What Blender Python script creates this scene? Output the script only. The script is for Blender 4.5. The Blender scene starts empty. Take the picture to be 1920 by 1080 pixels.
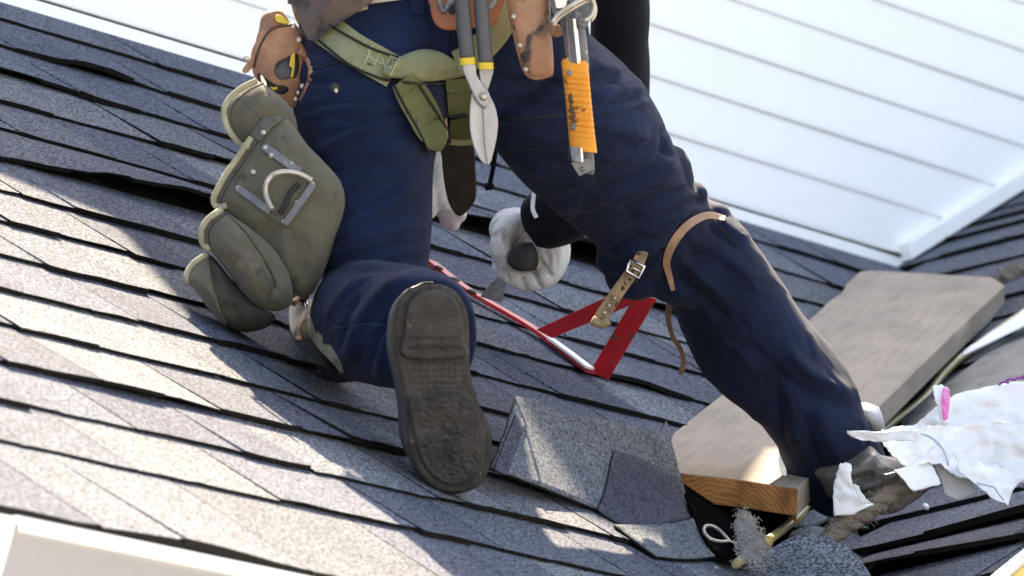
import bpy, bmesh, math, random
import numpy as np
from mathutils import Vector, Matrix, noise
from mathutils.bvhtree import BVHTree

random.seed(7)
SC = bpy.context.scene
COL = SC.collection

# ---------------------------------------------------------------- frame of the place
# roof frame seen by the camera (x right, y down, z forward): E runs along the courses, S down the slope, N out of the roof
F = 19000.0
E_ = np.array([0.4585995, 0.12373964, 0.8799858])
S_ = np.array([0.73988479, 0.49530969, -0.45523489])
N_ = -np.cross(E_, S_); N_ /= np.linalg.norm(N_)
PHI = math.radians(43.0)
H_ = S_ * math.cos(PHI) + N_ * math.sin(PHI)
Z_ = N_ * math.cos(PHI) - S_ * math.sin(PHI)
Z0 = 15.55
O_ = np.array([40 / F * Z0, 60 / F * Z0, Z0])

def cw(v):                      # direction, camera frame -> world
    return Vector((float(v @ E_), float(-(v @ H_)), float(v @ Z_)))
def P(px, py, z):               # photo pixel at a depth -> camera frame
    return np.array([(px - 960) / F * z, (py - 540) / F * z, z])
def W(px, py, z):               # photo pixel at a depth -> world
    return cw(P(px, py, z) - O_)
def ray(px, py):
    return np.array([(px - 960) / F, (py - 540) / F, 1.0])
def zr(px, py, h=0.0):          # depth of the main roof (raised by h)
    return float((N_ @ O_ + h) / (N_ @ ray(px, py)))
S_W = Vector((0, -math.cos(PHI), -math.sin(PHI)))
N_W = Vector((0, -math.sin(PHI), math.cos(PHI)))
X_W = Vector((1, 0, 0)); Z_W = Vector((0, 0, 1)); H_W = Vector((0, -1, 0))
def R(e, s, h=0.0):
    return X_W * e + S_W * s + N_W * h
def RP(px, py, h=0.0):
    return W(px, py, zr(px, py, h))
def roof_es(px, py):
    q = P(px, py, zr(px, py)) - O_
    return float(q @ E_), float(q @ S_)
WALL_S = -0.9177
WB = R(0, WALL_S)
PH2 = math.radians(20.0)
R2_ = E_ * math.cos(PH2) + Z_ * math.sin(PH2)
N2_ = -E_ * math.sin(PH2) + Z_ * math.cos(PH2)
V_ = P(1690, 490, zr(1690, 490))
def z2(px, py, h=0.0):          # depth of the side roof
    return float((N2_ @ V_ + h) / (N2_ @ ray(px, py)))
R2_W, N2_W, V_W = cw(R2_), cw(N2_), cw(V_ - O_)
def Q2(q, r, h=0.0):
    return V_W + H_W * q + R2_W * r + N2_W * h
def QP(px, py, h=0.0):
    return W(px, py, z2(px, py, h))
VIEW = cw(np.array([0, 0, 1.0])); RIGHT = cw(np.array([1.0, 0, 0])); DOWN = cw(np.array([0, 1.0, 0]))
CAM_LOC = cw(-O_)

# ---------------------------------------------------------------- camera, light, exposure
cam_d = bpy.data.cameras.new('camera'); cam = bpy.data.objects.new('camera', cam_d); COL.objects.link(cam)
cam_d.sensor_width = 36.0; cam_d.lens = F / 1920 * 36.0
cam_d.clip_start = 0.5; cam_d.clip_end = 3000
m = Matrix((RIGHT, -DOWN, -VIEW)).transposed().to_4x4(); m.translation = CAM_LOC
cam.matrix_world = m
cam_d.dof.use_dof = True; cam_d.dof.focus_distance = 14.55; cam_d.dof.aperture_fstop = 12.0; cam_d.dof.aperture_blades = 9
SC.camera = cam

BETA = math.radians(25.0)
_l = math.cos(BETA) * (-.81 * S_ + .59 * E_) / math.hypot(.81, .59) + math.sin(BETA) * N_
L_W = cw(_l).normalized()
sun_d = bpy.data.lights.new('sun', 'SUN'); sun_d.energy = 5.0; sun_d.angle = math.radians(0.53); sun_d.color = (1.0, 0.84, 0.65)
sun = bpy.data.objects.new('sun', sun_d); COL.objects.link(sun)
sun.rotation_euler = L_W.to_track_quat('Z', 'Y').to_euler(); sun.location = L_W * 30
world = bpy.data.worlds.new('World'); SC.world = world; world.use_nodes = True
wn = world.node_tree; wn.nodes.clear()
sky = wn.nodes.new('ShaderNodeTexSky'); sky.sky_type = 'NISHITA'; sky.sun_disc = False
sky.sun_elevation = math.asin(L_W.z); sky.sun_rotation = math.atan2(L_W.x, L_W.y)
sky.air_density = 1.0; sky.dust_density = 3.0; sky.ozone_density = 0.6
bg = wn.nodes.new('ShaderNodeBackground'); bg.inputs['Strength'].default_value = 0.090
wo = wn.nodes.new('ShaderNodeOutputWorld')
wn.links.new(sky.outputs[0], bg.inputs[0]); wn.links.new(bg.outputs[0], wo.inputs[0])
SC.view_settings.view_transform = 'Standard'; SC.view_settings.look = 'None'
SC.view_settings.gamma = 1.0; SC.view_settings.use_curve_mapping = False
SC.view_settings.exposure = 2.48
SC.view_settings.use_white_balance = True; SC.view_settings.white_balance_temperature = 7000; SC.view_settings.white_balance_tint = 7.5
SC.render.engine = 'CYCLES'
SC.cycles.use_denoising = True
SC.cycles.max_bounces = 6

# ---------------------------------------------------------------- materials
def M(name, col, col2=None, scale=25.0, rough=0.75, bump=0.15, bscale=250.0, metal=0.0, spots=None, sheen=0.0, spec=0.4,
      detail=6.0, stretch=None, bdist=0.002, ramp=(0.35, 0.65), tone=False, fine=None):
    mt = bpy.data.materials.new(name); mt.use_nodes = True
    nt = mt.node_tree; ns = nt.nodes; lk = nt.links
    b = ns['Principled BSDF']
    b.inputs['Roughness'].default_value = rough; b.inputs['Metallic'].default_value = metal
    b.inputs['Specular IOR Level'].default_value = spec
    if sheen:
        b.inputs['Sheen Weight'].default_value = sheen; b.inputs['Sheen Roughness'].default_value = 0.5
    tc = ns.new('ShaderNodeTexCoord'); vec = tc.outputs['Object']
    if stretch:
        mp = ns.new('ShaderNodeMapping'); mp.inputs['Scale'].default_value = stretch
        lk.new(vec, mp.inputs[0]); vec = mp.outputs[0]
    def noi(sc, det=detail, rg=0.6):
        n = ns.new('ShaderNodeTexNoise'); n.inputs['Scale'].default_value = sc; n.inputs['Detail'].default_value = det
        n.inputs['Roughness'].default_value = rg; lk.new(vec, n.inputs['Vector']); return n.outputs['Fac']
    def mixc(fac, a, c):
        x = ns.new('ShaderNodeMix'); x.data_type = 'RGBA'
        lk.new(fac, x.inputs['Factor'])
        for sock, v in ((x.inputs['A'], a), (x.inputs['B'], c)):
            if isinstance(v, tuple): sock.default_value = (*v, 1)
            else: lk.new(v, sock)
        return x.outputs['Result']
    def rng(fac, lo, hi):
        x = ns.new('ShaderNodeMapRange'); x.inputs['From Min'].default_value = lo; x.inputs['From Max'].default_value = hi
        x.clamp = True; lk.new(fac, x.inputs['Value']); return x.outputs['Result']
    c = mixc(rng(noi(scale), *ramp), col, col2 or tuple(v * 0.75 for v in col))
    if fine:                                    # (scale, dark colour multiplier, light multiplier)
        f = rng(noi(fine[0], 2.0, 0.5), 0.36, 0.64)
        g = mixc(f, (fine[1],) * 3, (fine[2],) * 3)
        x = ns.new('ShaderNodeMix'); x.data_type = 'RGBA'; x.blend_type = 'MULTIPLY'; x.inputs['Factor'].default_value = 1.0
        lk.new(c, x.inputs['A']); lk.new(g, x.inputs['B']); c = x.outputs['Result']
    if spots:
        for sp in (spots if isinstance(spots, list) else [spots]):
            c = mixc(rng(noi(sp[1], 4.0), sp[2], sp[2] + (sp[3] if len(sp) > 3 else 0.06)), c, sp[0])
    if tone:
        at = ns.new('ShaderNodeAttribute'); at.attribute_type = 'OBJECT'; at.attribute_name = 'tone'
        x = ns.new('ShaderNodeMix'); x.data_type = 'RGBA'; x.blend_type = 'MULTIPLY'; x.inputs['Factor'].default_value = 1.0
        lk.new(c, x.inputs['A']); lk.new(at.outputs['Color'], x.inputs['B']); c = x.outputs['Result']
    lk.new(c, b.inputs['Base Color'])
    if bump:
        bp = ns.new('ShaderNodeBump'); bp.inputs['Strength'].default_value = bump; bp.inputs['Distance'].default_value = bdist
        lk.new(noi(bscale, 3.0), bp.inputs['Height']); lk.new(bp.outputs[0], b.inputs['Normal'])
    mt['x'] = 1
    return mt

MAT = {}
MAT['shingle'] = M('granule shingle', (0.103, 0.111, 0.131), (0.077, 0.084, 0.104), scale=7, rough=0.95, bump=0.7, bscale=300, bdist=0.004, fine=(215, 0.15, 2.15), tone=True, spec=0.25)
MAT['felt'] = M('asphalt edge', (0.006, 0.006, 0.006), (0.012, 0.011, 0.01), scale=120, rough=0.9, bump=0.4, bscale=300, spec=0.2)
MAT['hole'] = M('tarred paper', (0.004, 0.004, 0.004), (0.007, 0.007, 0.007), scale=40, rough=1.0, bump=0.3, spec=0.0)  # near black, for the deep shade under the plank front
MAT['deck'] = M('dark underlay', (0.02, 0.02, 0.022), scale=30, rough=0.9, spec=0.2)
MAT['torn'] = M('coarse granule', (0.11, 0.12, 0.14), (0.075, 0.085, 0.105), scale=14, rough=0.95, bump=0.6, bscale=260, bdist=0.004, fine=(210, 0.3, 2.1), tone=True, spec=0.25)
MAT['oldroof'] = M('worn grey roofing', (0.14, 0.14, 0.145), (0.09, 0.09, 0.1), scale=12, rough=0.8, bump=0.3, bscale=200, fine=(250, 0.6, 1.4), tone=True, spec=0.3)
MAT['vinyl'] = M('white vinyl', (0.89, 0.885, 0.88), (0.87, 0.868, 0.866), scale=3, rough=0.45, bump=0.05, bscale=60, spec=0.4)
MAT['gutter'] = M('white gutter paint', (0.285, 0.295, 0.32), (0.26, 0.27, 0.295), scale=4, rough=0.4, bump=0.03, bscale=40)  # white gutter; the shade on its front face is darkened into the colour
MAT['mould'] = M('grey mould in the joint', (0.13, 0.12, 0.07), (0.05, 0.05, 0.03), scale=60, rough=0.95, bump=0.3)
MAT['navy'] = M('navy twill', (0.0044, 0.0080, 0.023), (0.0084, 0.0155, 0.048), scale=8, rough=0.9, bump=0.25, bscale=700, sheen=0.03, spec=0.15, bdist=0.001, spots=[((0.05, 0.05, 0.06), 60, 0.74)])
MAT['seam'] = M('navy seam thread', (0.02, 0.034, 0.085), scale=60, rough=0.9)
MAT['black'] = M('black knit', (0.007, 0.008, 0.013), (0.010, 0.011, 0.017), scale=12, rough=0.95, bump=0.2, bscale=500, sheen=0.05, spec=0.1)
MAT['skin'] = M('skin', (0.45, 0.26, 0.18), scale=20, rough=0.55, bump=0.05)
MAT['hair'] = M('dark hair', (0.02, 0.014, 0.01), scale=80, rough=0.6)
MAT['glove'] = M('white cotton knit', (0.76, 0.74, 0.73), (0.62, 0.60, 0.59), scale=22, rough=0.95, bump=0.7, bscale=430, sheen=0.25, spec=0.1, bdist=0.003, spots=[((0.46, 0.43, 0.40), 20, 0.58)])
def ribs(mt, period, strength, vec, dist=.0015):
    nt = mt.node_tree; ns = nt.nodes; lk = nt.links; b = ns['Principled BSDF']
    tc = ns.new('ShaderNodeTexCoord'); d = ns.new('ShaderNodeVectorMath'); d.operation = 'DOT_PRODUCT'; d.inputs[1].default_value = tuple(vec)
    n = ns.new('ShaderNodeTexNoise'); n.inputs['Scale'].default_value = 30; lk.new(tc.outputs['Object'], n.inputs['Vector'])
    ad = ns.new('ShaderNodeMath'); ad.operation = 'MULTIPLY_ADD'; ad.inputs[1].default_value = .012; lk.new(n.outputs['Fac'], ad.inputs[0])
    lk.new(tc.outputs['Object'], d.inputs[0]); lk.new(d.outputs['Value'], ad.inputs[2])
    mu = ns.new('ShaderNodeMath'); mu.operation = 'MULTIPLY'; mu.inputs[1].default_value = 2 * math.pi / period; lk.new(ad.outputs[0], mu.inputs[0])
    si = ns.new('ShaderNodeMath'); si.operation = 'SINE'; lk.new(mu.outputs[0], si.inputs[0])
    bp = ns.new('ShaderNodeBump'); bp.inputs['Strength'].default_value = strength; bp.inputs['Distance'].default_value = dist
    lk.new(si.outputs[0], bp.inputs['Height'])
    old = [l for l in nt.links if l.to_socket == b.inputs['Normal']]
    if old: lk.new(old[0].from_socket, bp.inputs['Normal'])
    lk.new(bp.outputs[0], b.inputs['Normal'])
ribs(MAT['glove'], .0042, .4, RIGHT * .8 + DOWN * .6)
MAT['sole'] = M('worn rubber sole', (0.047, 0.044, 0.043), (0.022, 0.021, 0.021), scale=28, rough=0.75, bump=0.6, bscale=130, spots=[((0.13, 0.12, 0.11), 70, 0.66), ((0.16, 0.15, 0.14), 240, 0.70)], spec=0.3, bdist=0.004)
MAT['boot'] = M('dark grey boot leather', (0.05, 0.048, 0.052), (0.085, 0.08, 0.08), scale=18, rough=0.6, bump=0.3, bscale=90, bdist=0.003)
MAT['oldboot'] = M('scuffed grey boot leather', (0.13, 0.12, 0.115), (0.04, 0.04, 0.042), scale=16, rough=0.45, bump=0.4, bscale=60, bdist=0.004)
MAT['suede'] = M('grey green suede', (0.124, 0.116, 0.084), (0.078, 0.074, 0.056), scale=16, rough=0.95, bump=0.35, bscale=320, sheen=0.15, spec=0.12, spots=[((0.075, 0.068, 0.054), 9, 0.50, .3), ((0.155, 0.128, 0.096), 13, 0.55, .25), ((0.045, 0.042, 0.036), 26, 0.60, .14)], ramp=(0.2, 0.8))
MAT['suede_dark'] = M('dirty dark suede', (0.038, 0.037, 0.033), (0.065, 0.062, 0.05), scale=22, rough=0.95, bump=0.35, bscale=320, spec=0.12)
MAT['trim'] = M('pale suede edge', (0.40, 0.37, 0.25), (0.26, 0.24, 0.165), scale=40, rough=0.9, bump=0.3, bscale=300)
MAT['tan'] = M('tan leather', (0.33, 0.17, 0.10), (0.17, 0.085, 0.05), scale=30, rough=0.6, bump=0.3, bscale=160, spots=[((0.10, 0.06, 0.045), 45, 0.64)], bdist=0.003)
MAT['orange_leather'] = M('red brown leather', (0.34, 0.11, 0.045), (0.20, 0.07, 0.035), scale=24, rough=0.5, bump=0.3, bscale=140, spots=[((0.03, 0.02, 0.02), 50, 0.62)])
MAT['sheath'] = M('stained tan leather', (0.40, 0.215, 0.125), (0.26, 0.135, 0.08), scale=16, rough=0.65, bump=0.3, bscale=150, spots=[((0.15, 0.09, 0.06), 16, 0.56), ((0.035, 0.03, 0.03), 42, 0.575)])
MAT['brown'] = M('brown belt leather', (0.105, 0.068, 0.05), (0.065, 0.042, 0.032), scale=22, rough=0.5, bump=0.3, bscale=150, spots=[((0.03, 0.022, 0.02), 36, 0.6)])
MAT['darkbrown'] = M('dark brown leather', (0.045, 0.027, 0.016), (0.026, 0.016, 0.011), scale=30, rough=0.5, bump=0.35, bscale=170, stretch=(1, 1, 3))
MAT['strap_tan'] = M('pale tan strap', (0.36, 0.22, 0.14), (0.24, 0.15, 0.10), scale=30, rough=0.7, bump=0.25)
MAT['strap_old'] = M('cracked strap', (0.33, 0.25, 0.15), (0.15, 0.11, 0.07), scale=40, rough=0.8, bump=0.4, spots=[((0.03, 0.025, 0.02), 60, 0.58)])
MAT['web'] = M('olive webbing', (0.115, 0.12, 0.046), (0.085, 0.09, 0.033), scale=14, rough=0.85, bump=0.6, bscale=620, spots=[((0.03, 0.032, 0.016), 45, 0.64)])
MAT['webpale'] = M('pale olive webbing', (0.225, 0.225, 0.125), (0.165, 0.17, 0.085), scale=14, rough=0.85, bump=0.6, bscale=620, spots=[((0.04, 0.04, 0.025), 45, 0.66)])
MAT['webedge'] = M('dark webbing edge', (0.018, 0.02, 0.012), scale=60, rough=0.9)
MAT['stitch'] = M('pale thread', (0.42, 0.42, 0.26), scale=60, rough=0.9)
MAT['grip_grey'] = M('grey vinyl grip', (0.065, 0.067, 0.078), (0.05, 0.052, 0.06), scale=20, rough=0.5, bump=0.2)
MAT['yellow'] = M('yellow plastic', (0.62, 0.46, 0.03), (0.5, 0.36, 0.03), scale=40, rough=0.5, bump=0.1)
MAT['steel'] = M('brushed steel', (0.36, 0.36, 0.38), (0.26, 0.26, 0.28), scale=40, rough=0.42, metal=0.6, bump=0.15, bscale=300, stretch=(1, 1, 0.2))
MAT['bladesteel'] = M('scraped blade steel', (0.50, 0.50, 0.52), (0.24, 0.24, 0.25), scale=120, rough=0.4, metal=0.25, bump=0.2, bscale=200, stretch=(1, .25, .25))
MAT['chrome'] = M('chrome', (0.62, 0.62, 0.64), (0.45, 0.45, 0.47), scale=20, rough=0.18, metal=1.0, bump=0.05)
MAT['greymetal'] = M('painted grey metal', (0.17, 0.17, 0.18), (0.10, 0.10, 0.11), scale=30, rough=0.45, metal=0.3, spots=[((0.4, 0.4, 0.42), 60, 0.62)], bump=0.1)
MAT['rivet'] = M('nickel rivet', (0.5, 0.46, 0.40), scale=40, rough=0.42, metal=0.6, bump=0.05)
MAT['orange'] = M('orange rubber grip', (0.76, 0.31, 0.028), (0.66, 0.25, 0.022), scale=24, rough=0.6, bump=0.25, bscale=240, spots=[((0.10, 0.055, 0.03), 34, 0.60)])
MAT['darkhole'] = M('dark hollow', (0.02, 0.02, 0.02), scale=20, rough=0.8)
MAT['red'] = M('red enamel', (0.50, 0.012, 0.02), (0.40, 0.010, 0.018), scale=16, rough=0.38, bump=0.1, bscale=80, spots=[((0.13, 0.06, 0.035), 22, 0.585), ((0.10, 0.045, 0.025), 60, 0.63)], spec=0.5)
MAT['rubber'] = M('black rubber', (0.022, 0.022, 0.025), scale=40, rough=0.7, bump=0.15)
MAT['kneeplastic'] = M('scuffed black shell', (0.012, 0.012, 0.013), scale=30, rough=0.5, bump=0.2, spots=[((0.35, 0.32, 0.28), 32, 0.655)])
MAT['hose'] = M('olive yellow hose', (0.33, 0.28, 0.10), (0.26, 0.23, 0.10), scale=20, rough=0.4, bump=0.15, spots=[((0.12, 0.11, 0.06), 40, 0.64)])
MAT['goldtape'] = M('yellow sleeve', (0.62, 0.42, 0.06), scale=40, rough=0.35)
MAT['rope'] = M('frayed grey rope', (0.26, 0.22, 0.175), (0.17, 0.145, 0.12), scale=40, rough=1.0, bump=0.8, bscale=260, bdist=0.004)
MAT['fluff'] = M('grey fluff', (0.62, 0.61, 0.61), (0.5, 0.49, 0.49), scale=50, rough=1.0, bump=0.5)
MAT['sack'] = M('white woven plastic', (0.86, 0.86, 0.88), (0.79, 0.81, 0.85), scale=9, rough=0.5, bump=0.45, bscale=70, spec=0.35, bdist=0.004)
ribs(MAT['sack'], .005, .08, X_W * .5 + Z_W * .5 + H_W * .7)
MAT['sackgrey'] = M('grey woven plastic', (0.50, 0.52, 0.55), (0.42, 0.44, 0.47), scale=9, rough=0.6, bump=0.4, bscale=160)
MAT['pink'] = M('pink print', (0.70, 0.05, 0.36), (0.76, 0.30, 0.55), scale=120, rough=0.5, stretch=(1, 1, 0.05), bump=0.0)
MAT['purple'] = M('purple thread', (0.30, 0.06, 0.36), scale=60, rough=0.7)
MAT['bluetape'] = M('blue seam thread', (0.58, 0.62, 0.76), scale=60, rough=0.7, bump=0.0)
MAT['valley'] = M('grey valley metal', (0.20, 0.20, 0.20), (0.12, 0.12, 0.125), scale=10, rough=0.55, bump=0.1, metal=0.2, spots=[((0.06, 0.06, 0.06), 20, 0.64)])
MAT['railwhite'] = M('white rail edge', (0.8, 0.8, 0.8), scale=10, rough=0.4)
MAT['railyellow'] = M('pale yellow rail', (0.72, 0.60, 0.14), (0.66, 0.56, 0.2), scale=10, rough=0.4)
MAT['ground'] = M('pale paving', (0.31, 0.305, 0.30), (0.27, 0.265, 0.26), scale=0.6, rough=1.0, bump=0.0)
MAT['roofback'] = M('house wall paint', (0.7, 0.7, 0.7), scale=4, rough=0.6)

def wood():
    mt = bpy.data.materials.new('weathered plank'); mt.use_nodes = True
    nt = mt.node_tree; ns = nt.nodes; lk = nt.links; b = ns['Principled BSDF']; b.inputs['Roughness'].default_value = 0.85
    b.inputs['Specular IOR Level'].default_value = 0.25
    tc = ns.new('ShaderNodeTexCoord')
    def noi(scale, stretch, det=6):
        mp = ns.new('ShaderNodeMapping'); mp.inputs['Scale'].default_value = stretch
        lk.new(tc.outputs['Object'], mp.inputs[0])
        n = ns.new('ShaderNodeTexNoise'); n.inputs['Scale'].default_value = scale; n.inputs['Detail'].default_value = det
        lk.new(mp.outputs[0], n.inputs[0]); return n.outputs['Fac']
    def ramp(f, stops):
        r = ns.new('ShaderNodeValToRGB'); cr = r.color_ramp
        while len(cr.elements) < len(stops): cr.elements.new(0.5)
        for e, (p, c) in zip(cr.elements, stops): e.position = p; e.color = (*c, 1)
        lk.new(f, r.inputs[0]); return r.outputs[0]
    def mul(a, c, f=1.0):
        x = ns.new('ShaderNodeMix'); x.data_type = 'RGBA'; x.blend_type = 'MULTIPLY'; x.inputs['Factor'].default_value = f
        lk.new(a, x.inputs['A']); lk.new(c, x.inputs['B']); return x.outputs['Result']
    c1 = ramp(noi(10, (0.35, 1, 1)), [(0.3, (0.27, 0.225, 0.18)), (0.5, (0.34, 0.28, 0.225)), (0.7, (0.40, 0.32, 0.25))])
    c2 = ramp(noi(14, (0.35, 7, 7)), [(0.25, (0.72, 0.70, 0.69)), (0.5, (0.96, 0.96, 0.96)), (0.8, (1.06, 1.05, 1.03))])
    c3 = ramp(noi(17, (0.6, 1.5, 1), 5), [(0.25, (0.40, 0.39, 0.39)), (0.35, (1, 1, 1)), (1, (1, 1, 1))])
    c = mul(mul(c1, c2, 0.8), c3, 0.8)
    lk.new(c, b.inputs['Base Color'])
    bp = ns.new('ShaderNodeBump'); bp.inputs['Strength'].default_value = 0.4; bp.inputs['Distance'].default_value = 0.003
    lk.new(noi(40, (0.15, 2, 2)), bp.inputs['Height']); lk.new(bp.outputs[0], b.inputs['Normal'])
    # sawn end: rings
    me = bpy.data.materials.new('sawn end grain'); me.use_nodes = True
    nt = me.node_tree; ns = nt.nodes; lk = nt.links; b = ns['Principled BSDF']; b.inputs['Roughness'].default_value = 0.7
    tc = ns.new('ShaderNodeTexCoord')
    mp = ns.new('ShaderNodeMapping'); mp.inputs['Location'].default_value = (0, 0.02, 0.12); mp.inputs['Scale'].default_value = (0.02, 1, 1)
    lk.new(tc.outputs['Object'], mp.inputs[0])
    wv = ns.new('ShaderNodeTexWave'); wv.wave_type = 'RINGS'; wv.rings_direction = 'SPHERICAL'; wv.inputs['Scale'].default_value = 46
    wv.inputs['Distortion'].default_value = 7.0; wv.inputs['Detail'].default_value = 3
    lk.new(mp.outputs[0], wv.inputs[0])
    r = ns.new('ShaderNodeValToRGB'); cr = r.color_ramp
    cr.elements[0].color = (0.36, 0.16, 0.05, 1); cr.elements[1].color = (0.52, 0.27, 0.095, 1)
    lk.new(wv.outputs['Fac'], r.inputs[0])
    n = ns.new('ShaderNodeTexNoise'); n.inputs['Scale'].default_value = 26; lk.new(tc.outputs['Object'], n.inputs[0])
    r2 = ns.new('ShaderNodeValToRGB'); r2.color_ramp.elements[0].color = (0.55, 0.5, 0.45, 1); r2.color_ramp.elements[1].color = (1.05, 1, 0.95, 1)
    r2.color_ramp.elements[0].position = 0.3; r2.color_ramp.elements[1].position = 0.6
    lk.new(n.outputs['Fac'], r2.inputs[0])
    x = ns.new('ShaderNodeMix'); x.data_type = 'RGBA'; x.blend_type = 'MULTIPLY'; x.inputs['Factor'].default_value = 1
    lk.new(r.outputs[0], x.inputs['A']); lk.new(r2.outputs[0], x.inputs['B']); lk.new(x.outputs['Result'], b.inputs['Base Color'])
    return mt, me
MAT['wood'], MAT['woodend'] = wood()

# ---------------------------------------------------------------- object helpers
def thing(name, label, cat, loc, group=None):
    o = bpy.data.objects.new(name, None); o.empty_display_size = 0.05; COL.objects.link(o); o.location = loc
    o['label'] = label; o['category'] = cat
    if group: o['group'] = group
    return o
def tag(o, label, cat, group=None):
    o['label'] = label; o['category'] = cat
    if group: o['group'] = group
    return o

class MB:
    def __init__(s): s.v = []; s.f = []; s.m = []
    def add(s, vs, fs, mi=0):
        k = len(s.v); s.v += [Vector(v) for v in vs]
        s.f += [tuple(i + k for i in f) for f in fs]; s.m += [mi] * len(fs)
    def build(s, name, mats, parent=None, smooth=False, bevel=0.0, subsurf=0, origin=None, angle=None):
        mats = mats if isinstance(mats, (list, tuple)) else [mats]
        org = Vector(origin) if origin is not None else Vector((0, 0, 0))
        if parent is None and origin is None and s.v:
            org = sum(s.v, Vector()) / len(s.v)
        # world position of the parent chain (parents are never rotated)
        pl = Vector((0, 0, 0)); q = parent
        while q is not None: pl += q.location; q = q.parent
        if parent is not None and origin is None: org = pl.copy()
        me = bpy.data.meshes.new(name)
        me.from_pydata([tuple(v - org) for v in s.v], [], s.f)
        for mt in mats: me.materials.append(MAT[mt] if isinstance(mt, str) else mt)
        me.polygons.foreach_set('material_index', s.m)
        bm = bmesh.new(); bm.from_mesh(me); bmesh.ops.recalc_face_normals(bm, faces=bm.faces); bm.to_mesh(me); bm.free()
        if smooth:
            me.polygons.foreach_set('use_smooth', [True] * len(me.polygons))
            if angle: me.set_sharp_from_angle(angle=math.radians(angle))
        me.update()
        o = bpy.data.objects.new(name, me); COL.objects.link(o)
        if parent is not None: o.parent = parent
        o.location = org - pl
        if bevel:
            md = o.modifiers.new('bevel', 'BEVEL'); md.width = bevel; md.segments = 2; md.limit_method = 'ANGLE'; md.angle_limit = math.radians(35)
        if subsurf:
            md = o.modifiers.new('sub', 'SUBSURF'); md.levels = subsurf; md.render_levels = subsurf
        return o
    # --- shapes
    def rings(s, rings, mi=0, cap0=True, cap1=True, closed=True):
        n = len(rings[0]); k = len(s.v)
        for r in rings: s.v += [Vector(p) for p in r]
        for i in range(len(rings) - 1):
            for j in range(n if closed else n - 1):
                a = k + i * n + j; b = k + i * n + (j + 1) % n
                s.f.append((a, b, b + n, a + n)); s.m.append(mi)
        if closed:
            for cap, i in ((cap0, 0), (cap1, len(rings) - 1)):
                if cap:
                    c = sum((Vector(p) for p in rings[i]), Vector()) / n; ci = len(s.v); s.v.append(c)
                    for j in range(n):
                        s.f.append((ci, k + i * n + j, k + i * n + (j + 1) % n)); s.m.append(mi)
    def tube(s, pts, rad, seg=10, mi=0, cap=True):
        pts = [Vector(p) for p in pts]; rr = rad if isinstance(rad, (list, tuple)) else [rad] * len(pts)
        t0 = (pts[1] - pts[0]).normalized(); up = Vector((0, 0, 1)) if abs(t0.z) < 0.9 else Vector((1, 0, 0))
        u = t0.cross(up).normalized(); out = []
        for i, p in enumerate(pts):
            t = (pts[min(i + 1, len(pts) - 1)] - pts[max(i - 1, 0)]).normalized()
            u = (u - t * u.dot(t)).normalized(); w = t.cross(u)
            out.append([p + (u * math.cos(2 * math.pi * j / seg) + w * math.sin(2 * math.pi * j / seg)) * rr[i] for j in range(seg)])
        s.rings(out, mi, cap, cap)
    def prism(s, front, offset, mi=0, side_mi=None):
        front = [Vector(p) for p in front]; n = len(front); off = Vector(offset); k = len(s.v)
        s.v += front + [p + off for p in front]
        s.f.append(tuple(range(k, k + n))); s.m.append(mi)
        s.f.append(tuple(range(k + 2 * n - 1, k + n - 1, -1))); s.m.append(mi)
        for j in range(n):
            a = k + j; b = k + (j + 1) % n
            s.f.append((a, a + n, b + n, b)); s.m.append(mi if side_mi is None else side_mi)
    def box(s, c, ax, hs, mi=0):
        c = Vector(c); a = [Vector(x).normalized() * h for x, h in zip(ax, hs)]
        q = [c + a[0] * i + a[1] * j - a[2] for i, j in ((-1, -1), (1, -1), (1, 1), (-1, 1))]
        s.prism(q, a[2] * 2, mi)
    def ball(s, c, ax, rad, nu=12, nv=8, mi=0):
        c = Vector(c); a = [Vector(x).normalized() * r for x, r in zip(ax, rad)]; rs = []
        for i in range(1, nv):
            t = math.pi * i / nv
            rs.append([c + a[2] * math.cos(t) + (a[0] * math.cos(2 * math.pi * j / nu) + a[1] * math.sin(2 * math.pi * j / nu)) * math.sin(t) for j in range(nu)])
        s.rings(rs, mi)

def cr(pts, n=6, closed=False):     # Catmull-Rom through points of any dimension
    p = [np.array(q, float) for q in pts]; out = []; N = len(p)
    for i in range(N if closed else N - 1):
        a = p[(i - 1) % N] if closed or i > 0 else p[0]; b = p[i]; c = p[(i + 1) % N]
        d = p[(i + 2) % N] if closed or i + 2 < N else p[-1]
        for k in range(n):
            t = k / n
            out.append(0.5 * (2 * b + (c - a) * t + (2 * a - 5 * b + 4 * c - d) * t * t + (3 * b - a - 3 * c + d) * t ** 3))
    if not closed: out.append(p[-1])
    return out

SURF = []                            # BVHs of what is worn or hung so far
def add_surf(o):
    bpy.context.view_layer.update()
    dg = bpy.context.evaluated_depsgraph_get(); ev = o.evaluated_get(dg); me = ev.to_mesh()
    mw = o.matrix_world.copy()
    SURF.append(BVHTree.FromPolygons([mw @ v.co for v in me.vertices], [tuple(p.vertices) for p in me.polygons]))
    ev.to_mesh_clear()
def zs(px, py, default=14.1):
    d = cw(ray(px, py)); best = None
    for t in SURF:
        h = t.ray_cast(CAM_LOC, d.normalized())
        if h[0] is not None:
            z = h[3] / d.length
            if best is None or z < best: best = z
    return default if best is None else best

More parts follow.
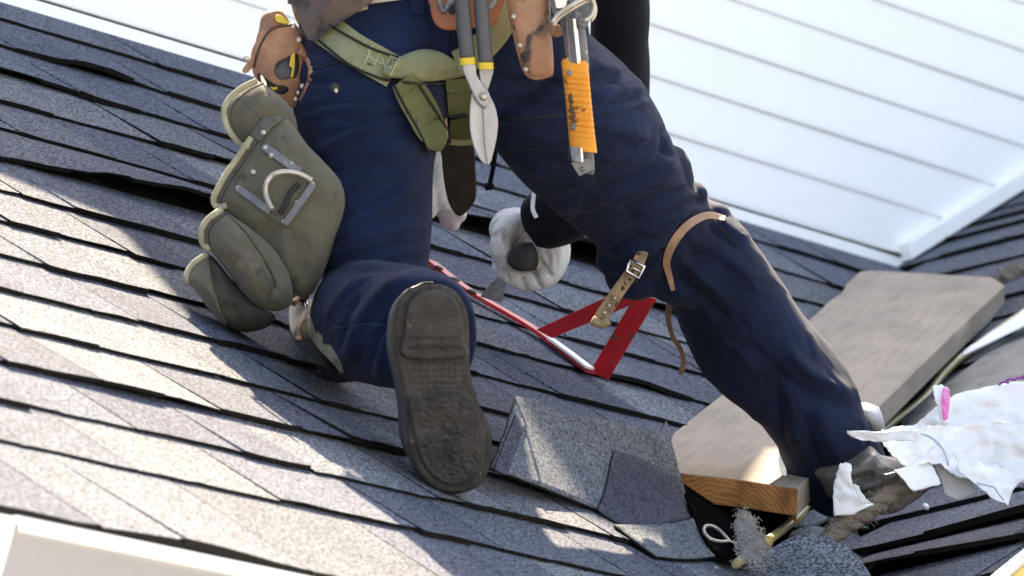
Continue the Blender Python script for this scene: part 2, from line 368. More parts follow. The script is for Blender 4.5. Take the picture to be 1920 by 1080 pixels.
def zfun(z, gx=0.0, gy=0.0, x0=0, y0=0):     # depth over the picture for a tilted plate; gx, gy in metres per 1000 px
    if callable(z): return z
    return lambda x, y: z + gx * (x - x0) / 1000 + gy * (y - y0) / 1000
def slab(mb, out, z, th, mi=0, side=None):   # a flat plate th thick; front face at depth z(x, y)
    f = zfun(z)
    mb.prism([W(x, y, f(x, y)) for x, y in out], VIEW * th, mi, side)
def pillow(mb, out, centre, z, front, back=0.005, rings=11, mi=0, power=0.5, smooth=4):
    f = zfun(z); o = cr(out, smooth, True); rs = []
    cx, cy = centre
    for k in range(rings):
        t = 1.0 - (k / rings) ** 1.6
        b = front * (1 - t * t) ** power
        ring = []
        for x, y in o:
            X, Y = cx + (x - cx) * t, cy + (y - cy) * t
            sag = 1 + .22 * noise.noise(Vector((X / 38, Y / 52, cx))) + .10 * noise.noise(Vector((X / 14, Y / 19, cy)))
            ring.append(W(X, Y, f(X, Y) - b * sag))
        rs.append(ring)
    rb = [W(x, y, f(x, y) + back) for x, y in o]
    mb.rings([rb] + rs, mi)
def ribbon(mb, path, width, z=None, off=0.006, th=0.003, n=8, mi=0, smoothz=3, edge_mi=None, edge_px=4):
    pts = cr([(*p[:2], p[2] if len(p) > 2 else width) for p in path], n); P2 = [np.array(p) for p in pts]
    zz = []
    for i, p in enumerate(P2):
        t = P2[min(i + 1, len(P2) - 1)][:2] - P2[max(i - 1, 0)][:2]; t = t / (np.linalg.norm(t) + 1e-9); nrm = np.array([-t[1], t[0]])
        l = p[:2] + nrm * p[2] / 2; r = p[:2] - nrm * p[2] / 2
        if z is None: za, zb = zs(*(p[:2] + nrm * p[2] * .4)) - off, zs(*(p[:2] - nrm * p[2] * .4)) - off
        else: za = zfun(z)(*l); zb = zfun(z)(*r)
        zz.append([l, r, za, zb])
    for _ in range(smoothz if z is None else 0):
        a = [q[2] for q in zz]; b = [q[3] for q in zz]
        for i in range(len(zz)):
            j, k = max(i - 1, 0), min(i + 1, len(zz) - 1)
            zz[i][2] = min(a[i], (a[j] + a[i] + a[k]) / 3); zz[i][3] = min(b[i], (b[j] + b[i] + b[k]) / 3)
    rs = []
    for l, r, za, zb in zz:
        rs.append([W(l[0], l[1], za), W(r[0], r[1], zb), W(r[0], r[1], zb - th), W(l[0], l[1], za - th)])
    mb.rings(rs, mi)
    return zz
def pxtube(mb, path, r, z=None, off=0.004, n=6, seg=8, mi=0):
    pts = cr(path, n); out = []
    for p in pts:
        zz = (zs(p[0], p[1]) - off) if z is None and len(p) < 3 else (p[2] if len(p) > 2 else zfun(z)(p[0], p[1]))
        out.append(W(p[0], p[1], zz))
    mb.tube(out, r, seg, mi)
def rivet(mb, x, y, z, r=0.005, mi=0, d=0.004):
    mb.ball(W(x, y, z), (RIGHT, DOWN, VIEW), (r, r, d), 10, 6, mi)

# ================================================================ THE SETTING
g = MB(); g.prism([(-900, -900, -5.5), (900, -900, -5.5), (900, 900, -5.5), (-900, 900, -5.5)], (0, 0, -0.3))
gr = g.build('ground', 'ground', origin=(0, 0, -5.5)); gr['kind'] = 'structure'

# ---- main roof
LINE = lambda k: 0.143 * k - 0.8057 + 0.012
EAVE = 1.285
def e_valley(s): return 3.03 - 1.874 * (s + 0.92)
dk = MB()
dk.prism([R(-7, WALL_S, -0.004), R(e_valley(WALL_S) + .5, WALL_S, -0.004), R(e_valley(EAVE) + .8, EAVE - .03, -0.004), R(-7, EAVE - .03, -0.004)], -N_W * 0.02)
roof = dk.build('main_roof', 'deck', origin=(0, 0, 0)); roof['kind'] = 'structure'

# where butts have curled up: photo pixel on the butt line, height, half length along the course
LIFTS = [(330, 365, 0.022, 0.34), (170, 137, 0.010, 0.10), (1000, 462, 0.030, 0.62), (300, 395, 0.012, 0.25), (1290, 610, 0.010, 0.18), (1150, 525, 0.010, 0.3),
         (200, 700, 0.006, 0.2), (1230, 760, 0.007, .15), (255, 960, 0.008, .15), (60, 170, .006, .3), (430, 300, .005, .2), (1380, 700, .008, .2), (700, 870, .005, .2)]
LF = []
for x, y, a, w in LIFTS:
    e, s = roof_es(x, y); LF.append((e, round((s - LINE(0)) / 0.143), a, w))
def lift(e, k):
    v = 0.0016 * (noise.noise(Vector((e * 2.3, k * 7.1, 0.3))) + 0.3) + 0.0012 * noise.noise(Vector((e * 9, k * 3.3, 5)))
    for le, lk, a, w in LF:
        if lk == k: v += a * math.exp(-((e - le) / w) ** 2)
    return max(v, 0.0)
TONES = [(1.0, 1.0, 1.0), (0.85, 0.88, 0.96), (1.25, 1.25, 1.2), (0.62, 0.65, 0.78), (0.80, 0.84, 0.97), (1.1, 1.12, 1.15), (0.7, 0.73, 0.85)]
def shingle(parent, frame, liftf, e0, e1, k, s0, s1, rnd, mat='shingle', th=0.0047, slant=0.0, tone=None, seg=6):
    mb = MB(); rs = []
    base = rnd.uniform(0.0050, 0.0072); thk = th * rnd.choice((0.6, 0.8, 1.0, 1.0, 1.3))
    a2 = rnd.uniform(-.005, .004)
    # laminated shingles: part of the length carries a second layer with its own, slightly lower butt
    t0 = rnd.uniform(.25, .75); two = rnd.random() < .75; left = rnd.random() < .5
    ts_ = sorted([k_ / seg for k_ in range(seg + 1)] + [t0, t0 + .004]); ts_ = [t for q_, t in enumerate(ts_) if q_ == 0 or t - ts_[q_ - 1] > .0015]
    seg = len(ts_) - 1
    for t in ts_:
        e = e0 + (e1 - e0) * t; on = two and ((t <= t0) if left else (t > t0))
        w = liftf(e, k); sb = s1 + rnd.uniform(-.0026, .0026) + a2 + (.0045 if on else 0)
        hb = base + w + (.0030 if on else 0); tk = thk + (.0036 if on else 0)
        rs.append([frame(e - slant, s0, 0.0006), frame(e, sb, hb), frame(e, sb - 0.001, hb - tk), frame(e - slant, s0, -0.0022)])
    n = 4; K = len(mb.v)
    for r in rs: mb.v += [Vector(p) for p in r]
    for i in range(seg):
        for j in range(n):
            a = i * n + j; b = i * n + (j + 1) % n
            mb.f.append((a, b, b + n, a + n)); mb.m.append(0 if j == 0 else 1)
    mb.f.append((0, 1, 2, 3)); mb.m.append(1)
    q = seg * n; mb.f.append((q + 3, q + 2, q + 1, q)); mb.m.append(1)
    o = mb.build('shingle', [mat, 'felt'], parent)
    tn = tone or rnd.choice(TONES); v = rnd.uniform(.92, 1.08)
    o['tone'] = [tn[0] * v, tn[1] * v, tn[2] * v]
    return o
rnd = random.Random(11)
def rframe(e, s, h): return R(e, s, h)
# left end of the picture for every course
NSH = 0
for k in range(0, 15):
    s1 = LINE(k); s0 = s1 - 0.143 - 0.012
    if k == 0: s0 = WALL_S + 0.004
    # leftmost e in view at this course
    q = None; best = 9
    for yy in range(-40, 1100, 10):
        e, s = roof_es(-40, yy)
        if abs(s - s1) < best: best = abs(s - s1); q = e
    e0 = q - 0.35 - rnd.random() * 0.25
    emax = e_valley(s1 - .07) + 0.03
    e = e0; nd = None
    while e < emax - .03:
        ln = rnd.choice((0.24, 0.3, 0.36, 0.4, 0.46, 0.52)) * rnd.uniform(.92, 1.08)
        e1 = min(e + ln, emax)
        if emax - e1 < 0.12: e1 = emax
        tn = rnd.choice(TONES)
        if tn is nd: tn = rnd.choice(TONES)
        nd = tn
        shingle(roof, rframe, lift, e + 0.0017, e1 - 0.0017, k, s0, s1 if k < 14 else EAVE + 0.012, rnd, tone=tn); NSH += 1
        e = e1

print('SHINGLES', NSH)
# ---- side roof, rising away to the right
d2 = MB()
QV = 2.35
d2.prism([Q2(-0.02, 0.06, -.012), Q2(QV, 0.06 - QV * 2.75 / 1.072 / math.cos(PH2), -.012), Q2(QV, 1.4, -.012), Q2(-0.02, 1.4, -.012)], -N2_W * 0.02)
side = d2.build('side_roof', 'deck', origin=V_W); side['kind'] = 'structure'
VSL = 1.0642 / (2.75 / 1.072 * 1)
def q_valley(r): return -r / (2.75 / math.cos(PH2) / 1.072)      # q on the valley for a given r (r is negative below the wall)
LIFT2 = [(0.95, -3.44, .035, .22), (1.35, -3.62, .02, .25), (1.6, -3.44, .012, .3)]
def lift2(q, k):
    v = 0.004 * max(0, noise.noise(Vector((q * 3.1, k * 5.7, 9.3))) + .2)
    return v
def qframe(q, r, h): return Q2(q, -r, h)
rnd2 = random.Random(5)
R_LINES = [0.95, 0.66, 0.39, 0.24, 0.095, -0.12, -0.39, -0.62, -0.90, -1.15, -1.40, -1.65, -1.90, -2.15, -2.40, -2.65, -2.90, -3.15, -3.42, -3.64, -3.88, -4.15]
T2 = [(0.85, 0.85, 0.9), (0.7, 0.7, 0.75), (1, 1, 1.05), (0.6, 0.6, 0.68), (0.9, 0.95, 1.0)]
for i in range(1, len(R_LINES)):
    r1 = R_LINES[i]; r0 = R_LINES[i - 1] + 0.015
    q = max(q_valley((r1 + min(r0, r1 + .1)) / 2) - 0.03, 0.0)
    qe = 0.62 + (0.95 - r1) * 0.42 + .25
    first = True
    while q < qe:
        ln = rnd2.uniform(.22, .5); q1 = q + ln
        def lf(qq, k, r1=r1):
            v = lift2(qq, k)
            for lq, lr, a, w in LIFT2:
                if abs(lr - r1) < .03: v += a * math.exp(-((qq - lq) / w) ** 2)
            return v
        shingle(side, qframe, lf, q + .002, q1 - .002, i, -r0, -r1, rnd2, th=0.008, tone=rnd2.choice(T2), slant=0.0)
        q = q1

# ---- wall with horizontal white siding above the roof; its unseen top is shaped to cast the shade over the roof
def WP(e, z, o=0.0): return WB + X_W * e + Z_W * z + H_W * o
def shade_top_of(px, py):              # where the wall must end so that its shadow ends at this spot of the roof
    p = RP(px, py); t = (WB - p).dot(H_W) / L_W.dot(H_W); q = p + L_W * t - WB
    return q.x, q.z
SHADE_TOP = [shade_top_of(*p) for p in ((-420, 130), (0, 325), (300, 459), (400, 600), (503, 733), (640, 872), (784, 1000), (900, 1105), (985, 1105), (925, 886), (1190, 1010), (1400, 1075), (1462, 975), (1560, 968), (1620, 1110), (1900, 1420))]  # kinks and notches added only to shape the shadow on the roof
SHADE_TOP.append((6.0, SHADE_TOP[-1][1] + 1.5))
def RK(e):
    for (a, b), (c, d) in zip(SHADE_TOP[:-1], SHADE_TOP[1:]):
        if e <= c or (c, d) == SHADE_TOP[-1]: return b + (d - b) * (e - a) / (c - a)
wall = thing('siding_wall', 'white horizontal siding wall of a gable rising behind the shingled roof', 'wall', WB)
sh = MB(); RE = [(SHADE_TOP[0][0], -0.3)] + SHADE_TOP + [(SHADE_TOP[-1][0], -0.3)]
sh.prism([WP(e, z, -.012) for e, z in RE], -H_W * 0.1)
print('RAKE', SHADE_TOP)
sh.build('sheathing', 'roofback', wall)
def e_side(z): return 3.0 + (z - 0.025) * (0.6 / 0.22)   # where the side roof meets the wall
k = 0; z = 0.022
while z < 1.9:
    el = -2.2
    while RK(el) < z + .12: el += .05
    er = min(5.15, e_side(z + .1) + 0.03)
    if er - el > .3:
        mb = MB(); n = 8
        # lap profile: face leans out to the butt, which turns back under
        prof = [(z + 0.1015, 0.001), (z + 0.012, 0.0050), (z + 0.004, 0.0056), (z, 0.0048), (z - 0.0008, 0.0018), (z + 0.004, -0.004), (z + 0.1015, -0.006)]
        rs = []
        for i in range(n + 1):
            e = el + (er - el) * i / n; w = 0.0012 * noise.noise(Vector((e * 1.3, z * 9, 2)))
            rs.append([WP(min(e, e_side(zz) + .03), zz, oo + w) for zz, oo in prof])
        mb.rings(rs)
        mb.build('siding_board', 'vinyl', wall, smooth=True, angle=40)
        if 0 < k < 4:   # dirt collected in the joint towards the corner
            mb = MB(); e0 = er - (0.30 if k else 0.75); pts = []
            for i in range(9):
                e = e0 + (er - e0 - 0.02) * i / 8; d = 0.0015 + 0.0040 * i / 8 * (0.7 + .5 * noise.noise(Vector((e * 20, k, 0))))
                pts.append([WP(e, z + 0.004, 0.0118), WP(e, z - d - 0.001, 0.0075), WP(e, z - d - .001, 0.001), WP(e, z + .004, 0.001)])
            mb.rings(pts); mb.build('mould_streak', 'mould', wall)
    z += 0.0998; k += 1
mb = MB(); rs = []
for i in range(13):      # flashing along the foot of the wall
    e = -3.1 + (2.965 + 3.1) * i / 12
    rs.append([WP(e, 0.0165, 0.002), WP(e, 0.0160, 0.0062), WP(e, -0.002, 0.0075), WP(e, -0.030, 0.0085), WP(e, -0.030, 0.002)])
mb.rings(rs); mb.build('foot_flashing', 'vinyl', wall, bevel=0.0015)
mb = MB(); rs = []
for i in range(9):       # channel that follows the side roof
    t = i / 8; e = 2.955 + t * 1.9; zz = 0.006 + t * 1.9 * 0.22 / 0.6
    rs.append([WP(e, zz, 0.002), WP(e, zz, 0.030), WP(e, zz + 0.034, 0.028), WP(e, zz + 0.034, 0.002)])
mb.rings(rs); mb.build('corner_channel', 'vinyl', wall, bevel=0.003)
mb = MB(); mb.tube([WP(2.62, 0.0185, .003), WP(2.80, 0.0185, .004), WP(2.87, 0.0185, .006), WP(2.95, 0.0185, .007)], [.001, .002, .003, .0045], 6); mb.build('mould_streak', 'mould', wall)
for (a, b), (c, d) in zip(SHADE_TOP[:-1], SHADE_TOP[1:]):
    mb = MB(); mb.prism([WP(a, b - .06, .016), WP(c, d - .06, .016), WP(c, d, .016), WP(a, b, .016)], -H_W * 0.026); mb.build('rake_board', 'vinyl', wall)  # trim along the unseen, shadow-shaping top edge

# ---- eave gutter, lower left
e1, s1_ = roof_es(590, 1080); eL, sL = roof_es(40, 962)
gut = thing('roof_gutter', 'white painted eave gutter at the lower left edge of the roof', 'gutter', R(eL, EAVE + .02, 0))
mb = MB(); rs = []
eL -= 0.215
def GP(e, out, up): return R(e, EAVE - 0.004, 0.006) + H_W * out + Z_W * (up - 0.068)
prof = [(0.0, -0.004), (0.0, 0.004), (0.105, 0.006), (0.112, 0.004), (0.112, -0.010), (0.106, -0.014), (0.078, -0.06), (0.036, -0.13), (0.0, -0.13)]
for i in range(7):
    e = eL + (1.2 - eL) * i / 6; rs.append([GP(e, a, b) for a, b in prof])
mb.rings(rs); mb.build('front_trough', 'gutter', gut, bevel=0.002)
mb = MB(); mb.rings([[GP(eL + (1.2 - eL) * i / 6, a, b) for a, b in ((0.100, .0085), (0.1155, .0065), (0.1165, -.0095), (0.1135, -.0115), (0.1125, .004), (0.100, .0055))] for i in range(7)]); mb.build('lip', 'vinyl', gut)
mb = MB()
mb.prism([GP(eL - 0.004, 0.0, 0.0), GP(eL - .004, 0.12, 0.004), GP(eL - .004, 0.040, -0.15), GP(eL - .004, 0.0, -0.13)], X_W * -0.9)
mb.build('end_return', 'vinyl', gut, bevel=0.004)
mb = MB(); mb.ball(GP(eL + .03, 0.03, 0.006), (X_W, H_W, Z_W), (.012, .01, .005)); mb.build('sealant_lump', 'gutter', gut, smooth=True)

# ================================================================ THE ROOFER
person = None
def mesh_object(name, bm_mesh, mats, parent, smooth=True):
    pass
def loft_mb(mb, stations, seg=28, cap0=True, cap1=True, power=2.4):
    """stations: (xL, yL, xR, yR, z, depth radius[, dz between L and R]) in photo pixels and metres"""
    cs = []
    for st in stations:
        dz = st[6] if len(st) > 6 else 0.0
        cs.append((W(st[0], st[1], st[4] - dz / 2), W(st[2], st[3], st[4] + dz / 2), st[5]))
    rs = []
    for i, (l, r, d) in enumerate(cs):
        c = (l + r) / 2; a = (r - l) / 2
        c0 = (cs[max(i - 1, 0)][0] + cs[max(i - 1, 0)][1]) / 2; c1 = (cs[min(i + 1, len(cs) - 1)][0] + cs[min(i + 1, len(cs) - 1)][1]) / 2
        t = (c1 - c0).normalized(); b = t.cross(a).normalized() * d
        ring = []
        for j in range(seg):
            th = 2 * math.pi * j / seg; x, y = math.cos(th), math.sin(th)
            q = (abs(x) ** power + abs(y) ** power) ** (-1 / power)
            ring.append(c + a * (x * q) + b * (y * q))
        rs.append(ring)
    mb.rings(rs, 0, cap0, cap1)
def smooth_stations(st, n=3):
    w = max(len(x) for x in st)
    return [tuple(p) for p in cr([tuple(x) + (0.0,) * (w - len(x)) for x in st], n)]
def fuse(mb, voxel, smooth_it=8, fac=0.5):
    """one continuous surface out of overlapping pieces -> (verts Nx3, faces)"""
    o = mb.build('tmp', 'navy', origin=(0, 0, 0))
    md = o.modifiers.new('r', 'REMESH'); md.mode = 'VOXEL'; md.voxel_size = voxel
    if smooth_it:
        sm = o.modifiers.new('s', 'SMOOTH'); sm.factor = fac; sm.iterations = smooth_it
    bpy.context.view_layer.update()
    dg = bpy.context.evaluated_depsgraph_get(); me = bpy.data.meshes.new_from_object(o.evaluated_get(dg))
    bpy.data.objects.remove(o)
    return me
def px_of(V):                        # world Nx3 -> pixels, depth
    X = np.stack([V[:, 0], -V[:, 1], V[:, 2]], 1)
    C = X[:, :1] * E_ + X[:, 1:2] * H_ + X[:, 2:3] * Z_ + O_
    return C[:, 0] / C[:, 2] * F + 960, C[:, 1] / C[:, 2] * F + 540, C[:, 2]
def normals(me):
    n = np.zeros(len(me.vertices) * 3); me.vertices.foreach_get('normal', n) if False else None
    return np.array([v.normal[:] for v in me.vertices])
VIEW_NP = np.array(VIEW[:])
def fold(me, creases, noise_amp=0.0, nscale=9.0):
    n = len(me.vertices); V = np.zeros(n * 3); me.vertices.foreach_get('co', V); V = V.reshape(-1, 3)
    Nn = normals(me); x, y, z = px_of(V)
    face = np.clip(-(Nn @ VIEW_NP) * 2.2 + 0.25, 0, 1)
    D = np.zeros(n)
    for pts, amp, wid in creases:
        p = np.array(cr(pts, 5)); best = np.full(n, 1e9); along = np.zeros(n); sgn = np.zeros(n)
        near = np.where((x > p[:, 0].min() - 60) & (x < p[:, 0].max() + 60) & (y > p[:, 1].min() - 60) & (y < p[:, 1].max() + 60))[0]
        if not len(near): continue
        xn, yn = x[near], y[near]; bn = best[near]; an = along[near]; sn = sgn[near]
        for i in range(len(p) - 1):
            a, b = p[i], p[i + 1]; ab = b - a; L = ab @ ab + 1e-9
            t = np.clip(((xn - a[0]) * ab[0] + (yn - a[1]) * ab[1]) / L, 0, 1)
            dx, dy = xn - a[0] - t * ab[0], yn - a[1] - t * ab[1]
            d = np.hypot(dx, dy); k = d < bn; bn[k] = d[k]; an[k] = (i + t[k]) / (len(p) - 1)
            sn[k] = np.sign(ab[0] * dy - ab[1] * dx)[k]
        taper = np.clip(np.sin(np.pi * np.clip(an, 0.03, 0.97)) * 1.6, 0, 1)
        w = np.where(sn > 0, wid * .55, wid * 1.7) if amp > 0 else np.where(sn > 0, wid * 1.2, wid * .6)
        D[near] += amp * taper * np.exp(-(bn / w) ** 2) * face[near]
    if noise_amp:
        for i in range(n):
            v = Vector(V[i]); D[i] += noise_amp * (noise.noise(v * nscale) + 0.5 * noise.noise(v * nscale * 2.3))
    V = V + Nn * D[:, None]
    me.vertices.foreach_set('co', V.ravel()); me.update()
def wear(name, me, mats, parent, smooth=True):
    for mt in (mats if isinstance(mats, list) else [mats]): me.materials.append(MAT[mt]) if True else None
    while len(me.materials) > len(mats if isinstance(mats, list) else [mats]): me.materials.pop(index=0)
    me.polygons.foreach_set('use_smooth', [True] * len(me.polygons))
    o = bpy.data.objects.new(name, me); COL.objects.link(o)
    pl = parent.location.copy() if parent else Vector()
    me.transform(Matrix.Translation(-pl)); o.parent = parent
    me.name = name
    return o

# the body: one continuous figure on its hands and one knee, mostly inside the clothes
def skin_body():
    J = {}; E = []
    def j(name, x, y, z, r, par=None):
        J[name] = (W(x, y, z), r, par)
    j('pelvis', 800, 20, 14.32, .10)
    j('spine', 860, -150, 14.45, .105, 'pelvis'); j('chest', 930, -330, 14.66, .115, 'spine'); j('neck', 985, -440, 14.80, .052, 'chest')
    j('skull', 1020, -520, 14.90, .078, 'neck'); j('crown', 1050, -600, 14.96, .07, 'skull'); j('jaw', 1065, -505, 15.0, .045, 'skull')
    j('shR', 1120, -290, 14.70, .052, 'chest'); j('elR', 1170, 150, 14.95, .036, 'shR'); j('wrR', 1030, 425, 15.16, .026, 'elR'); j('haR', 1000, 470, 15.2, .03, 'wrR')
    j('shL', 790, -330, 14.85, .052, 'chest'); j('elL', 790, 90, 15.20, .036, 'shL'); j('wrL', 822, 300, 15.38, .026, 'elL'); j('haL', 838, 370, 15.42, .028, 'wrL')
    j('hipL', 700, 90, 14.22, .075, 'pelvis'); j('knL', 690, 590, 13.95, .04, 'hipL'); j('anL', 806, 625, 13.70, .034, 'knL'); j('toL', 835, 820, 13.68, .028, 'anL')
    j('hipR', 930, 100, 14.26, .075, 'pelvis'); j('knR', 1290, 440, 14.55, .048, 'hipR'); j('anR', 1570, 850, 14.85, .034, 'knR'); j('toR', 1640, 900, 14.90, .03, 'anR')
    names = list(J); vs = [J[k][0] for k in names]; es = [(names.index(J[k][2]), i) for i, k in enumerate(names) if J[k][2]]
    org = W(800, 20, 14.32)
    me = bpy.data.meshes.new('person'); me.from_pydata([tuple(v - org) for v in vs], es, [])
    o = bpy.data.objects.new('person', me); COL.objects.link(o)
    bpy.context.view_layer.objects.active = o
    md = o.modifiers.new('skin', 'SKIN'); md.use_smooth_shade = True
    for i, k in enumerate(names):
        sv = me.skin_vertices[0].data[i]; sv.radius = (J[k][1],) * 2; sv.use_root = (k == 'pelvis')
    sb = o.modifiers.new('sub', 'SUBSURF'); sb.levels = 2; sb.render_levels = 2
    bpy.context.view_layer.update()
    me2 = bpy.data.meshes.new_from_object(o.evaluated_get(bpy.context.evaluated_depsgraph_get()))
    bpy.data.objects.remove(o)
    me2.materials.append(MAT['skin'])
    o = bpy.data.objects.new('person', me2); COL.objects.link(o); o.location = org
    return tag(o, 'roofer in navy work trousers and black jumper kneeling on the shingles, seen from behind', 'person')
person = skin_body()
mb = MB()
mb.ball(W(1022, -545, 14.88), (RIGHT, DOWN, VIEW), (.088, .085, .098), 20, 12)
mb.build('hair', 'hair', person, smooth=True)

# trousers
mb = MB()
loft_mb(mb, smooth_stations([(585, -90, 1050, -100, 14.28, .15), (570, -10, 1085, -10, 14.25, .17), (556, 90, 1108, 80, 14.22, .165), (560, 165, 1085, 160, 14.22, .14), (600, 225, 1030, 215, 14.22, .10)]), power=2.3)
loft_mb(mb, smooth_stations([(565, 40, 840, 60, 14.20, .125), (549, 130, 846, 150, 14.15, .13), (553, 215, 828, 232, 14.10, .125), (570, 310, 812, 318, 14.06, .115), (590, 400, 810, 402, 14.03, .105), (604, 490, 806, 492, 14.0, .098), (610, 560, 790, 560, 13.98, .09), (605, 640, 745, 640, 13.97, .075), (625, 690, 720, 690, 13.97, .05)]))
loft_mb(mb, smooth_stations([(880, 150, 1085, 50, 14.20, .125), (905, 238, 1150, 116, 14.25, .125), (958, 308, 1214, 176, 14.32, .12), (1035, 382, 1250, 245, 14.40, .11), (1100, 440, 1274, 315, 14.46, .105), (1142, 492, 1318, 362, 14.52, .10), (1200, 540, 1352, 410, 14.55, .10), (1248, 560, 1384, 440, 14.57, .095)]))
loft_mb(mb, smooth_stations([(1190, 515, 1345, 382, 14.54, .095), (1254, 556, 1392, 424, 14.57, .10), (1275, 612, 1460, 520, 14.62, .10), (1310, 682, 1524, 620, 14.67, .105), (1395, 745, 1590, 705, 14.72, .105), (1455, 830, 1622, 772, 14.77, .095), (1470, 892, 1650, 828, 14.80, .088), (1500, 922, 1668, 872, 14.82, .08), (1522, 934, 1664, 892, 14.83, .07)]))
def oval(cx, cy, rx, ry, z, tilt=0.0, seg=28, pw=2.3):
    out = []
    for j in range(seg):
        th = 2 * math.pi * j / seg; x, y = math.cos(th), math.sin(th); q = (abs(x) ** pw + abs(y) ** pw) ** (-1 / pw)
        out.append(W(cx + rx * x * q, cy + ry * y * q, z + tilt * y))
    return out
rs = [oval(*p) for p in cr([(640, 615, 60, 105, 14.02, .0), (668, 604, 82, 112, 13.93, .0), (705, 603, 105, 116, 13.83, 0), (745, 610, 115, 118, 13.74, 0), (785, 620, 104, 115, 13.665, 0), (806, 630, 86, 110, 13.625, 0), (812, 632, 76, 98, 13.62, 0)], 3)]
rs = [oval(*p) for p in [tuple(q) for q in cr([(640, 615, 60, 105, 14.02), (668, 604, 82, 112, 13.93), (705, 603, 105, 116, 13.83), (745, 610, 115, 118, 13.74), (785, 620, 104, 115, 13.665), (806, 630, 86, 110, 13.625), (812, 632, 76, 98, 13.62)], 3)]]
mb.rings(rs)
# bunched cloth behind the right knee
for c, r in (((1190, 520, 14.50), (.045, .035, .05)), ((1262, 335, 14.44), (.030, .050, .05)), ((1160, 488, 14.47), (.035, .028, .04)), ((1300, 366, 14.50), (.022, .02, .04)), ((1332, 400, 14.54), (.030, .018, .04))):
    mb.ball(W(*c), (RIGHT, DOWN, VIEW), r)
tm = fuse(mb, 0.0043, 9)
C = []
def cz(amp, wid, *pts): C.append((list(pts), amp, wid))
# seat and left thigh
cz(.007, 9, (556, 222), (650, 205), (760, 200)); cz(-.006, 8, (560, 205), (650, 190), (740, 188)); cz(.008, 10, (598, 285), (680, 250), (762, 226)); cz(-.006, 9, (590, 262), (680, 230), (750, 214))
cz(.006, 9, (560, 150), (640, 128), (720, 118)); cz(-.005, 7, (575, 138), (640, 118), (690, 108)); cz(.004, 7, (585, 128), (660, 104), (700, 98))
cz(.009, 12, (640, 440), (700, 405), (785, 345)); cz(-.007, 11, (620, 420), (690, 385), (770, 330)); cz(.007, 11, (622, 482), (700, 462), (785, 440)); cz(-.010, 11, (615, 505), (700, 498), (800, 478)); cz(.008, 10, (640, 462), (720, 440), (800, 425))
cz(.006, 12, (690, 300), (745, 285), (800, 265)); cz(-.005, 11, (600, 330), (680, 310), (790, 300)); cz(.006, 12, (590, 365), (660, 345), (730, 318))
# left shin
cz(.012, 13, (655, 690), (675, 620), (715, 560), (770, 515)); cz(-.012, 13, (690, 705), (705, 640), (745, 580), (800, 535)); cz(.011, 11, (712, 715), (722, 650), (752, 600), (800, 560)); cz(-.007, 9, (640, 660), (650, 600), (680, 550)); cz(.006, 9, (600, 620), (640, 560), (700, 512)); cz(-.004, 3, (590, 573), (637, 612), (700, 606), (735, 612))
# right thigh and seat
cz(.008, 9, (1112, 192), (1160, 172), (1218, 170)); cz(-.009, 8, (1105, 205), (1150, 192), (1200, 182)); cz(.007, 9, (1100, 215), (1160, 205), (1225, 192)); cz(.009, 10, (1110, 130), (1140, 132), (1165, 145)); cz(-.006, 8, (1095, 150), (1130, 150), (1165, 160))
cz(-.011, 10, (1110, 358), (1170, 338), (1225, 312), (1252, 270)); cz(.011, 11, (1100, 376), (1180, 352), (1240, 326), (1272, 300)); cz(-.009, 9, (1160, 395), (1230, 370), (1290, 352)); cz(.010, 11, (1180, 408), (1250, 380), (1310, 362)); cz(-.010, 8, (1248, 235), (1250, 270), (1262, 300)); cz(-.010, 9, (1230, 405), (1290, 378), (1335, 372))
cz(.006, 12, (930, 225), (1000, 222), (1055, 215)); cz(-.006, 10, (935, 205), (1000, 200), (1050, 198)); cz(.005, 10, (940, 180), (1000, 172), (1050, 172)); cz(-.006, 13, (960, 285), (1040, 300), (1110, 322)); cz(.006, 13, (990, 318), (1060, 335), (1120, 345)); cz(-.005, 10, (925, 150), (990, 150), (1050, 152)); cz(.005, 14, (1120, 240), (1170, 250), (1220, 262))
cz(-.009, 9, (1135, 470), (1180, 452), (1235, 440)); cz(.009, 9, (1140, 488), (1190, 470), (1240, 455)); cz(-.008, 8, (1200, 500), (1230, 480), (1248, 462)); cz(.008, 10, (1200, 440), (1230, 420), (1268, 398))
# right shin
cz(.011, 10, (1262, 488), (1282, 492), (1315, 525), (1375, 572)); cz(-.011, 12, (1265, 512), (1290, 530), (1330, 565), (1372, 600)); cz(-.007, 8, (1332, 415), (1350, 440), (1390, 465)); cz(.007, 9, (1345, 412), (1368, 436), (1405, 452)); cz(.007, 12, (1300, 455), (1350, 480), (1420, 540))
cz(.012, 11, (1470, 655), (1505, 697), (1548, 722), (1600, 748)); cz(-.009, 13, (1455, 690), (1500, 725), (1560, 752), (1600, 770)); cz(-.009, 8, (1463, 700), (1462, 760), (1468, 830)); cz(.008, 11, (1480, 720), (1482, 780), (1492, 850)); cz(.006, 14, (1530, 760), (1550, 820), (1580, 880)); cz(-.006, 12, (1510, 770), (1525, 830), (1545, 890)); cz(-.005, 14, (1400, 640), (1450, 680), (1480, 720))
cz(-.006, 7, (1360, 410), (1325, 405), (1290, 423), (1263, 456), (1250, 491), (1256, 521))
